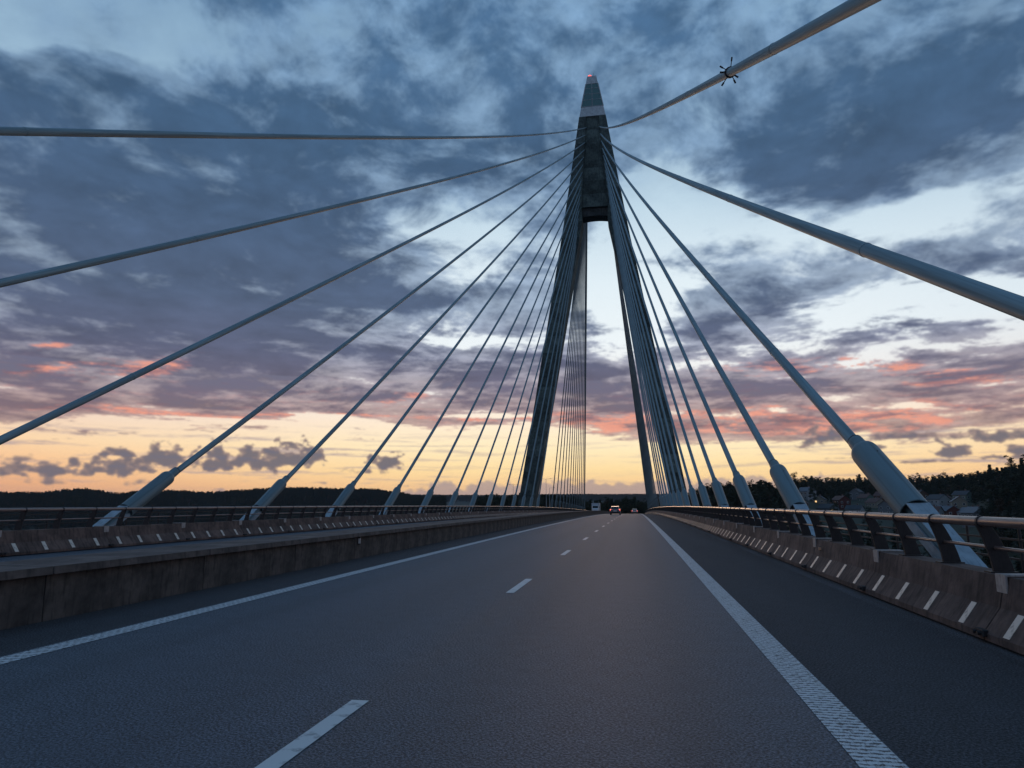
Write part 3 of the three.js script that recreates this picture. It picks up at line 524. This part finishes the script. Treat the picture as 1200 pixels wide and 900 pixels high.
const SHORE = [[-90, 1380], [-22, 1330], [-17, 1000], [-14, 420], [-10, 260], [6, 240], [14, 230], [24, 200], [40, 170], [90, 150]];
const WATER = -50, TREE = 11;
function ground(az, r) {
  const el = tab(SKYLINE, az), r0 = tab(CREST, az), rs = tab(SHORE, az), top = 1.5 + r0 * Math.tan(el * D2R) - TREE;
  const x = r * Math.sin(az * D2R), z = r * Math.cos(az * D2R);
  let h;
  if (r < rs) h = WATER - 12 * sstep(0, 80, rs - r) - 0.3;
  else if (r < r0) h = lerp(WATER - 0.3, top, Math.pow(sstep(-0.15, 1, (r - rs) / (r0 - rs)) , 0.7));
  else h = top - Math.min(30, (r - r0) * 0.06);
  const far = 1.5 + 3400 * Math.tan((0.6 + 0.14 * noise(az * 0.12, 4)) * D2R) - TREE - 2;
  h = Math.max(h, lerp(WATER - 10, far, sstep(2300, 3300, r) * sstep(4600, 3600, r)));
  if (r > rs) h += 2.2 * fbm(x * 0.012, z * 0.012, 4) * sstep(0, 60, r - rs);
  const road = sstep(34, 16, Math.abs(x - C)) * sstep(250, 300, z) * sstep(700, 420, z);   // the bridge comes ashore on an embankment
  return lerp(h, Math.min(deckY(z) - 0.6, -4.6), road);
}
{
  const rs = []; for (let r = 120; r < 4700; r *= 1.028) rs.push(r);
  const A0 = -62, A1 = 52, na = 340, p = [], c = [], idx = [];
  for (const r of rs) for (let i = 0; i <= na; i++) {
    const az = lerp(A0, A1, i / na), a = az * D2R, x = r * Math.sin(a), z = -r * Math.cos(a);
    p.push(x, ground(az, r), z);
    const n = fbm(x * 0.03, z * 0.03, 4), g = 1 + n * 0.5; c.push(0.04 * g, 0.046 * g, 0.03 * g);
  }
  for (let j = 0; j < rs.length - 1; j++) for (let i = 0; i < na; i++) { const a = j * (na + 1) + i, b = a + 1, e = a + na + 1, f = e + 1; idx.push(a, b, f, a, f, e); }
  const g = new THREE.BufferGeometry(); g.setAttribute('position', new THREE.Float32BufferAttribute(p, 3)); g.setAttribute('color', new THREE.Float32BufferAttribute(c, 3)); g.setIndex(idx); g.computeVertexNormals();
  structure('hills', g, std({ vertexColors: true, roughness: 1 }));
  const w = new THREE.PlaneGeometry(9000, 6000).rotateX(-Math.PI / 2).translate(0, WATER, -2000);
  const wave = tex(512, (u, v) => { const a = 0.5 + tile(u, v, 8, 6, 0.62) * 0.6; return [a, a, a]; });
  structure('water', w, std({ color: RGB(0.02, 0.035, 0.045), roughness: 0.18, bumpMap: rep(wave, 400), bumpScale: 0.25 }));
}

// ---------------------------------------------------------------- trees
const leafMats = [[0.038, 0.05, 0.026], [0.03, 0.044, 0.026], [0.05, 0.055, 0.026], [0.07, 0.052, 0.03]].map(([r, g, b]) => std({ color: RGB(r, g, b), roughness: 1, side: THREE.DoubleSide }));
const barkMat = std({ color: RGB(0.06, 0.045, 0.036), roughness: 1 });
function leaves(list) {                                            // many small tilted leaf sprays, [x, y, z, size]
  const p = [], r = rng(list.length * 7 + 3);
  for (const [x, y, z, s] of list) {
    for (let k = 0; k < 2; k++) {
      const a = r() * 6.283, t = (r() - 0.5) * 1.6, u = [Math.cos(a) * s, Math.sin(t) * s * 0.6, Math.sin(a) * s], b = r() * 6.283, w = [Math.cos(b) * s * 0.6, (r() - 0.3) * s * 0.8, Math.sin(b) * s * 0.6];
      p.push(x - u[0], y - u[1], z - u[2], x + w[0], y + w[1], z + w[2], x + u[0], y + u[1], z + u[2]);
    }
  }
  const g = new THREE.BufferGeometry(); g.setAttribute('position', new THREE.Float32BufferAttribute(p, 3)); g.computeVertexNormals(); return g;
}
function spruce(seed, h) {
  const r = rng(seed), l = [], limbs = [bar([0, 0, 0], [0, h * 0.97, 0], h * 0.017, 6, 0.02)];
  for (let y = h * 0.1; y < h * 0.98; y += h * 0.042) {
    const R = (1 - y / h) * h * 0.2 + 0.12, n = 5 + Math.floor(r() * 3), o = r() * 6;
    for (let k = 0; k < n; k++) { const a = o + k / n * 6.283 + r() * 0.5, q = R * (0.7 + r() * 0.5); for (let m = 1; m <= 3; m++) l.push([Math.cos(a) * q * m / 3, y - q * m / 3 * 0.28 + (r() - 0.5) * 0.2, Math.sin(a) * q * m / 3, 0.34 + h * 0.034 * (0.6 + r())]); if (k % 2 === 0) limbs.push(bar([0, y, 0], [Math.cos(a) * q * 0.8, y - q * 0.22, Math.sin(a) * q * 0.8], 0.03, 4, 0.01)); }
  }
  return { crown: leaves(l), trunk: merge(limbs) };
}
function pine(seed, h) {
  const r = rng(seed), l = [], limbs = [bar([0, 0, 0], [(r() - 0.5) * 0.8, h * 0.9, (r() - 0.5) * 0.8], h * 0.02, 6, 0.06)];
  for (let k = 0; k < 15; k++) {
    const y = h * (0.34 + 0.64 * (k / 15) + r() * 0.04), a = r() * 6.283, q = h * (0.09 + 0.13 * r()) * (1.25 - y / h * 0.75), x = Math.cos(a) * q, z = Math.sin(a) * q;
    limbs.push(bar([0, y - q * 0.3, 0], [x, y, z], 0.06, 4, 0.02));
    const R = h * (0.055 + 0.045 * r());
    for (let m = 0; m < 26; m++) { const b = r() * 6.283, c = Math.acos(2 * r() - 1), d = R * Math.cbrt(r()); l.push([x + Math.cos(b) * Math.sin(c) * d * 1.3, y + Math.cos(c) * d * 0.7, z + Math.sin(b) * Math.sin(c) * d * 1.3, 0.32 + h * 0.03 * r()]); }
  }
  return { crown: leaves(l), trunk: merge(limbs) };
}
function broadleaf(seed, h) {
  const r = rng(seed), l = [], limbs = [bar([0, 0, 0], [0, h * 0.6, 0], h * 0.022, 6, 0.07)];
  for (let k = 0; k < 16; k++) {
    const y = h * (0.25 + 0.68 * r()), a = r() * 6.283, q = h * 0.26 * Math.sin(Math.PI * clamp(0.15 + 0.8 * (y / h))) * Math.sqrt(r()), x = Math.cos(a) * q, z = Math.sin(a) * q, R = h * (0.07 + 0.07 * r());
    limbs.push(bar([0, y * 0.6, 0], [x, y, z], 0.06, 4, 0.02));
    for (let m = 0; m < 30; m++) { const b = r() * 6.283, c = Math.acos(2 * r() - 1), d = R * Math.cbrt(r()); l.push([x + Math.cos(b) * Math.sin(c) * d * 1.2, y + Math.cos(c) * d, z + Math.sin(b) * Math.sin(c) * d * 1.2, 0.34 + h * 0.03 * r()]); }
  }
  return { crown: leaves(l), trunk: merge(limbs) };
}
const KINDS = [...[1, 2, 3].map((k) => ({ kind: 'spruce', ...spruce(k, 12), m: leafMats[k % 2] })), ...[4, 5, 6, 7].map((k) => ({ kind: 'pine', ...pine(k, 12), m: leafMats[k % 2] })), ...[8, 9, 10].map((k) => ({ kind: 'broadleaf', ...broadleaf(k, 10), m: leafMats[k === 10 ? 3 : 2] }))];
// houses first, so that no tree stands in one: [azimuth, distance, width, length, storeys, turn, wall, roof, words]
const wallM = { white: [0.5, 0.51, 0.52], cream: [0.38, 0.34, 0.27], red: [0.15, 0.045, 0.035], grey: [0.22, 0.24, 0.26], yellow: [0.55, 0.42, 0.2], brown: [0.16, 0.1, 0.07], green: [0.2, 0.26, 0.22] };
for (const k in wallM) wallM[k] = std({ color: RGB(...wallM[k]), roughness: 0.85, map: rep(metalMap, 1 / 3) });
const roofM = { slate: [0.07, 0.075, 0.085], clay: [0.15, 0.07, 0.055], tin: [0.2, 0.22, 0.25] };
for (const k in roofM) roofM[k] = std({ color: RGB(...roofM[k]), roughness: 0.75, map: rep(metalMap, 1 / 2) });
const HOUSES = [
  [13.0, 0.75, 8, 11, 2, 0.5, 'white', 'tin'], [13.9, 0.45, 7.5, 10, 1, -0.4, 'cream', 'slate'], [15.3, 0.1, 8, 12, 2, 0.2, 'red', 'clay'], [16.4, 0.7, 8, 11, 2, -0.6, 'grey', 'slate'], [16.2, -0.3, 7, 10, 1, 0.9, 'white', 'slate'],
  [17.6, 0.2, 8, 12, 1, 0.3, 'cream', 'clay'], [19.1, 0.55, 9, 13, 2, -0.2, 'white', 'clay'], [19.5, -0.15, 8, 11, 2, 0.6, 'red', 'slate'], [20.4, 0.5, 8, 11, 2, 0.1, 'brown', 'slate'], [20.7, 0.05, 8, 13, 1, -0.5, 'grey', 'tin'],
  [21.5, 0.1, 9, 12, 2, 0.35, 'white', 'slate'], [21.8, -0.4, 8, 14, 1, 0.75, 'brown', 'tin'], [22.7, -0.1, 8, 12, 2, -0.3, 'cream', 'tin'], [23.3, -0.5, 7, 11, 1, 0.2, 'white', 'tin'], [18.4, -0.35, 8, 12, 2, -0.7, 'grey', 'clay'], [20.2, -0.6, 8, 12, 1, 0.15, 'green', 'tin'], [14.4, -0.25, 8, 12, 1, 0.45, 'grey', 'slate'], [23.0, 0.4, 7, 10, 2, 0.5, 'green', 'slate'], [22.4, -0.75, 7, 11, 2, -0.4, 'red', 'tin'], [12.6, 0.1, 8, 10, 1, -0.3, 'brown', 'clay'],
  [21.0, -0.8, 8, 11, 2, 0.8, 'white', 'clay'], [23.6, -0.95, 8, 12, 2, 0.1, 'grey', 'tin'], [22.1, 0.35, 8, 12, 1, -0.55, 'red', 'clay'], [19.9, 0.15, 8, 10, 2, -0.9, 'cream', 'slate'], [17.0, 0.55, 8, 10, 1, 0.4, 'green', 'clay'], [18.2, 0.4, 8, 11, 2, 0.7, 'brown', 'clay'],
];
for (const h of HOUSES) { let r = tab(CREST, h[0]); while (r > 200 && Math.atan2(ground(h[0], r) - 1.5, r) / D2R > h[1] - 0.55) r -= 2; h[1] = r; }   // stand it where the slope has that height
const at = (az, r) => [r * Math.sin(az * D2R), ground(az, r), -r * Math.cos(az * D2R)];
const glassM = std({ color: RGB(0.03, 0.04, 0.05), roughness: 0.08 }), litM = std({ color: RGB(0.3, 0.2, 0.1), emissive: RGB(1, 0.62, 0.25), emissiveIntensity: 1.1 }), trimM = std({ color: RGB(0.7, 0.7, 0.69), roughness: 0.7 });
const doorM = std({ color: RGB(0.12, 0.09, 0.07), roughness: 0.6 });
function house([az, r, w, l, n, turn, wall, roof], k) {
  const roofName = roof === 'grey' ? 'tin' : roof, p = at(az, r), H = n * 2.8 + 0.5, rise = w * 0.36;
  const t = thing('house', `${n > 1 ? 'two' : 'one'} storey ${wall} house with ${roofName === 'tin' ? 'pale metal' : roofName === 'clay' ? 'red tiled' : 'dark slate'} roof on the slope below the ridge`, 'house', 'houses on the slope', [p[0], p[1] - 0.4, p[2]]);
  t.rotation.y = turn;
  part('wall', uvMetres(prism([[-w / 2, -3], [w / 2, -3], [w / 2, H], [0, H + rise], [-w / 2, H]], l)), wallM[wall], t);
  const a = Math.atan2(rise, w / 2), s = Math.hypot(rise, w / 2) + 0.5, rf = new THREE.Group(); rf.name = 'roof'; t.add(rf);
  for (const q of [-1, 1]) part('roof_slope', uvMetres(box(s, 0.16, l + 0.9).translate(-s / 2, 0.09, 0).rotateZ(a).scale(-q, 1, 1).translate(0, H + rise, 0)), roofM[roofName], rf);
  part('chimney', box(0.7, 1.6, 0.7, 0.6, H + rise + 0.3, l * 0.18), std({ color: RGB(0.2, 0.12, 0.1), roughness: 0.9 }), rf);
  for (let f = 0; f < n; f++) {
    for (const z of [1, -1]) for (const x of [-w * 0.27, w * 0.27]) { const win = part('window', box(1.35, 1.45, 0.1, x, 1.7 + f * 2.8, z * (l / 2 + 0.02)), trimM, t); part('pane', box(1.1, 1.2, 0.04, x, 1.7 + f * 2.8, z * (l / 2 + 0.09)), k % 5 === 1 && f === 0 && x < 0 ? litM : glassM, win); }
    for (const x of [1, -1]) for (const z of [-l * 0.3, 0, l * 0.3]) { if (f === 0 && x > 0 && z === 0) continue; const win = part('window', box(0.1, 1.4, 1.3, x * (w / 2 + 0.02), 1.7 + f * 2.8, z), trimM, t); part('pane', box(0.04, 1.15, 1.05, x * (w / 2 + 0.09), 1.7 + f * 2.8, z), glassM, win); }
  }
  const d = part('door', box(0.1, 2.1, 1.0, w / 2 + 0.03, 1.35, 0), doorM, t); part('door_handle', box(0.05, 0.05, 0.14, w / 2 + 0.1, 1.3, 0.35), M.darkSteel, d);
}
HOUSES.forEach(house);
{ // long pale shed at the far shore
  const az = -42.2, r = 1415, p = at(az, r), t = thing('boat_shed', 'long pale shed by the water under the far wooded hills', 'shed', null, [p[0], WATER + 0.5, p[2]]);
  t.rotation.y = -az * D2R;
  part('wall', uvMetres(prism([[-9, 0], [9, 0], [9, 8], [0, 11], [-9, 8]], 52).rotateY(Math.PI / 2)), wallM.white, t);
  for (const q of [-1, 1]) part('roof', box(54, 0.4, 9.8).translate(0, 0, 4.9).rotateX(0.322).scale(1, 1, q).translate(0, 11.3, 0), roofM.tin, t);
  for (let k = 0; k < 6; k++) part('door', box(5, 5.5, 0.3, -20 + k * 8, 2.9, 9.1), doorM, t);
}
const placed = [];
{
  const r = rng(77), hp = HOUSES.map((h) => at(h[0], h[1])), near = (x, z, d) => hp.some((p) => Math.hypot(p[0] - x, p[2] - z) < d);
  for (let k = 0; k < 60000 && placed.length < 5500; k++) {         // near woods
    const az = -13 + 52 * r(), rs = tab(SHORE, az), r0 = tab(CREST, az), R = lerp(rs + 30, r0 + 60, Math.pow(r(), 0.6)), p = at(az, R);
    if (Math.abs(p[0] - C) < 18 && -p[2] < 318) continue;
    if (near(p[0], p[2], 9) || HOUSES.some((h) => Math.abs(az - h[0]) < 0.4 && R < h[1] && R > h[1] - 120)) continue;
    if (az > 12 && az < 24 && R < r0 - 40 && r() > 0.85) continue;
    if (p[1] < WATER + 1) continue;
    const pineish = az > 11 ? 0.5 : 0.3, u = r(), kind = u < pineish ? 3 + Math.floor(r() * 4) : u < pineish + 0.28 ? Math.floor(r() * 3) : 7 + Math.floor(r() * 3);
    placed.push({ p, az, R, kind, s: (0.62 + 0.5 * r()) * (R > r0 ? 0.9 : 1) * (az < 5 ? 0.78 : 1) * (az > 11 && az < 29 && R > r0 - 40 && r() > 0.92 ? 1.4 : 1), t: r() * 6.28 });
  }
  placed.sort((a, b) => b.s / b.R - a.s / a.R);
}
const treeName = { spruce: 'spruce_tree', pine: 'pine_tree', broadleaf: 'broadleaf_tree' }, treeWords = { spruce: 'pointed dark spruce tree', pine: 'dark pine tree with ragged crown', broadleaf: 'round crowned dark broadleaf tree' };
const zone = (t) => (t.az < 5 ? 'in the wood where the road comes ashore' : t.az < 12.5 ? 'in the wood behind the shoulder cables' : t.az < 24 ? 'among the houses on the slope' : 'on the wooded ridge beyond the houses');
const protoTree = {};
for (const t of placed.slice(0, 300)) {
  const K2 = KINDS[t.kind], label = `${treeWords[K2.kind]} ${zone(t)}`, group = `${K2.kind} trees ${zone(t)}`;
  let o = protoTree[t.kind] && copyOf(protoTree[t.kind], label, group);
  if (!o) { o = protoTree[t.kind] = thing(treeName[K2.kind], label, 'tree', group); part('trunk', K2.trunk, barkMat, o); part('crown', K2.crown, K2.m, o); }
  o.position.set(t.p[0], t.p[1] - 0.2, t.p[2]); o.rotation.y = t.t; o.scale.setScalar(t.s);
}
function mass(name, list, label) {
  KINDS.forEach((K2, k) => {
    const l = list.filter((t) => t.kind === k); if (!l.length) return;
    const im = new THREE.InstancedMesh(K2.crown, K2.m, l.length), m = new THREE.Matrix4(), q = new THREE.Quaternion(), Y = new THREE.Vector3(0, 1, 0);
    l.forEach((t, i) => im.setMatrixAt(i, m.compose(new THREE.Vector3(t.p[0], t.p[1] - 0.3, t.p[2]), q.setFromAxisAngle(Y, t.t), new THREE.Vector3(t.s, t.s, t.s))));
    im.name = numbered(name); im.userData = { kind: 'stuff', label, category: 'forest' }; im.castShadow = im.receiveShadow = true; scene.add(im);
  });
}
mass('woodland', placed.slice(300), 'dark mixed woodland covering the near slopes');
{
  const r = rng(91), far = [];
  for (let k = 0; k < 26000; k++) {
    const left = r() < 0.72, az = left ? -60 + 47 * r() : -22 + 26 * r(), rs = tab(SHORE, az), r0 = tab(CREST, az), R = left ? lerp(rs + 15, r0 + 90, r()) : 3000 + 520 * r();
    if (left && az > -15.5) continue;
    const p = at(az, R); if (p[1] < WATER + 1) continue;
    const u = r(); far.push({ p, kind: u < 0.5 ? Math.floor(r() * 3) : u < 0.8 ? 3 + Math.floor(r() * 4) : 7 + Math.floor(r() * 3), s: (0.75 + 0.45 * r()) * (left ? 1.05 : 1.3), t: r() * 6.28 });
  }
  mass('far_forest', far, 'dense dark forest covering the far hills');
}

// ---------------------------------------------------------------- lighting masts on the shore
const lampM = std({ color: RGB(0.8, 0.8, 0.78), emissive: RGB(1, 0.9, 0.75), emissiveIntensity: 0.5 });
function mast(label, az, r, top, arms) {
  const p = at(az, r), t = thing('lighting_mast', label, 'lamp', 'lighting masts on the shore', p), h = top - p[1];
  part('pole', bar([0, -0.5, 0], [0, h, 0], 0.16, 8, 0.08), M.lanternFrame, t);
  const a = part('arm', merge(arms.map((s) => bar([0, h - 0.1, 0], [s * 2.2, h + 0.1, 0], 0.06, 6))), M.lanternFrame, t);
  for (const s of arms) part('lamp_head', bevelBox(0.9, 0.18, 0.36, 0.03, s * 2.4, h + 0.1, 0), M.darkSteel, a);
}
mast('tall lighting mast with two arms behind the opposite cables, taller', -7.18, 360, 13.6, [-1, 1]);
mast('tall lighting mast with one arm behind the opposite cables, shorter', -6.9, 372, 9.3, [1]);
mast('thin lighting mast beside the pylon leg with two arms', -9.9, 390, 11.6, [-1, 1]);
mast('thin lighting mast beside the pylon leg with one arm', -8.6, 395, 10.6, [-1]);
{ // street lamps in the village, already lit
  const lamp = (az, r, h, label) => { const p = at(az, r), t = thing('street_lamp', label, 'lamp', null, p); part('pole', bar([0, -0.4, 0], [0, h, 0], 0.07, 6, 0.05), M.lanternFrame, t); part('lamp_glow', new THREE.SphereGeometry(0.34, 10, 8).scale(1, 0.6, 1).translate(0, h + 0.1, 0), std({ color: RGB(0.9, 0.9, 0.85), emissive: RGB(1, 0.95, 0.85), emissiveIntensity: 1.3 }), t); };
  lamp(24.0, 600, 7, 'lit street lamp high at the edge of the wooded ridge'); lamp(24.4, 470, 6, 'lit street lamp low on the village lane');
}

// ---------------------------------------------------------------- vehicles
const carPaint = (r, g, b) => new THREE.MeshPhysicalMaterial({ color: RGB(r, g, b), roughness: 0.35, metalness: 0.3, clearcoat: 1, clearcoatRoughness: 0.08 });
const tyreM = std({ color: RGB(0.02, 0.02, 0.02), roughness: 0.9 }), rimM = std({ color: RGB(0.35, 0.36, 0.37), roughness: 0.35, metalness: 0.8 }), winM = std({ color: RGB(0.015, 0.018, 0.02), roughness: 0.08 });
const tailM = std({ color: RGB(0.35, 0.02, 0.02), emissive: RGB(1, 0.1, 0.06), emissiveIntensity: 3, roughness: 0.3 }), headM = std({ color: RGB(0.7, 0.7, 0.7), roughness: 0.15 });
function loft(rows) {                                              // rows of [z, half width, y low, y high] boxes, joined front to back with rounded shoulders
  const prof = (z, w, a, b) => { const m = lerp(a, b, 0.5), c = (b - a) * 0.18; return [[-w * 0.94, a], [w * 0.94, a], [w, a + c], [w, m], [w * 0.96, b - c], [w * 0.88, b], [-w * 0.88, b], [-w * 0.96, b - c], [-w, m], [-w, a + c]].map(([x, y]) => [x, y, z]); };
  const R = rows.map((q) => prof(...q)), p = [], idx = []; R.forEach((q) => q.forEach((v) => p.push(...v)));
  const n = 10; for (let j = 0; j < R.length - 1; j++) for (let i = 0; i < n; i++) { const a = j * n + i, b = j * n + ((i + 1) % n); idx.push(a, b + n, b, a, a + n, b + n); }
  for (let i = 1; i < n - 1; i++) { idx.push(0, i, i + 1); const q = (R.length - 1) * n; idx.push(q, q + i + 1, q + i); }
  const g = new THREE.BufferGeometry(); g.setAttribute('position', new THREE.Float32BufferAttribute(p, 3)); g.setIndex(idx); const h = g.toNonIndexed(); h.computeVertexNormals(); return h;
}
function wheel(t, x, z, r = 0.33) { const g = part('wheel', new THREE.TorusGeometry(r - 0.09, 0.1, 10, 24).rotateY(Math.PI / 2), tyreM, t); g.position.set(x, r, z); part('rim', new THREE.CylinderGeometry(r - 0.1, r - 0.1, 0.16, 18).rotateZ(Math.PI / 2), rimM, g); }
function car(label, x, d, paint, est) {                            // rear of the car at +z, seen from behind
  const t = thing('car', label, 'car', null, [x, deckY(d) + 0.005, -d]); t.rotation.x = tilt(d);
  part('body', loft([[-2.15, 0.66, 0.3, 0.6], [-2.0, 0.82, 0.24, 0.72], [-1.2, 0.9, 0.2, 0.9], [0, 0.91, 0.2, 0.95], [1.5, 0.91, 0.22, 1.0], [2.0, 0.88, 0.26, 0.98], [2.16, 0.8, 0.34, 0.9]]), paint, t);
  const back = est ? 1.95 : 1.6;
  part('cabin', loft([[-0.95, 0.72, 0.88, 0.94], [-0.25, 0.68, 0.88, 1.4], [0.9, 0.68, 0.9, 1.46], [back - 0.35, 0.65, 0.92, 1.4], [back, 0.74, 0.9, 1.0]]), paint, t);
  part('rear_window', hexa([[-0.6, 1.02, back + 0.02], [0.6, 1.02, back + 0.02], [0.6, 1.02, back - 0.06], [-0.6, 1.02, back - 0.06]], [[-0.52, 1.34, back - 0.27], [0.52, 1.34, back - 0.27], [0.52, 1.34, back - 0.36], [-0.52, 1.34, back - 0.36]]), winM, t);
  for (const s of [-1, 1]) {
    part('side_window', hexa([[s * 0.735, 1.0, 1.3], [s * 0.735, 1.0, -0.6], [s * 0.72, 1.0, -0.6], [s * 0.72, 1.0, 1.3]], [[s * 0.7, 1.34, 1.15], [s * 0.7, 1.34, -0.25], [s * 0.68, 1.34, -0.25], [s * 0.68, 1.34, 1.15]]), winM, t);
    part('tail_light', bevelBox(0.3, 0.26, 0.08, 0.02, s * 0.68, 0.8, 2.1), tailM, t);
    part('mirror', bevelBox(0.2, 0.13, 0.1, 0.03, s * 1.0, 0.98, -0.5), paint, t);
    wheel(t, s * 0.78, 1.35); wheel(t, s * 0.78, -1.35);
  }
  part('bumper', bevelBox(1.66, 0.26, 0.12, 0.03, 0, 0.4, 2.14), M.darkSteel, t); part('number_plate', bevelBox(0.52, 0.12, 0.02, 0.004, 0, 0.66, 2.18), white, t);
}
car('dark car with glowing tail lights in the lane beside the central wall', -3.3, 121, carPaint(0.1, 0.1, 0.11), true);
car('pale hatchback with red tail lights dipping over the crest of the road', -0.1, 218, carPaint(0.45, 0.42, 0.4), false);
{
  const d = 212, t = thing('delivery_truck', 'white box truck coming along the opposite carriageway', 'truck', null, [-11.7, deckY(d) + RAISE + 0.005, -d]);
  part('cargo_box', bevelBox(2.4, 2.3, 5, 0.05, 0, 1.95, -2.2), std({ color: RGB(0.4, 0.44, 0.48), roughness: 0.45 }), t);
  part('cab', loft([[0.3, 1.0, 0.5, 2.5], [1.1, 1.0, 0.45, 2.4], [1.7, 0.98, 0.45, 1.6], [2.1, 0.92, 0.5, 1.3]]), carPaint(0.6, 0.62, 0.64), t);
  part('windscreen', hexa([[-0.85, 1.58, 1.74], [0.85, 1.58, 1.74], [0.85, 1.58, 1.6], [-0.85, 1.58, 1.6]], [[-0.8, 2.3, 1.22], [0.8, 2.3, 1.22], [0.8, 2.3, 1.1], [-0.8, 2.3, 1.1]]), winM, t);
  for (const s of [-1, 1]) { part('headlight', bevelBox(0.34, 0.18, 0.08, 0.02, s * 0.66, 0.85, 2.1), headM, t); part('mirror', bevelBox(0.16, 0.36, 0.1, 0.03, s * 1.2, 1.9, 1.2), M.darkSteel, t); wheel(t, s * 0.85, 1.2, 0.42); wheel(t, s * 0.85, -3.2, 0.42); }
  part('bumper', bevelBox(1.9, 0.3, 0.14, 0.03, 0, 0.5, 2.12), M.darkSteel, t);
}

scene.fog = new THREE.FogExp2(0xb8c4d4, 0.00004);


renderer.render(scene, camera);
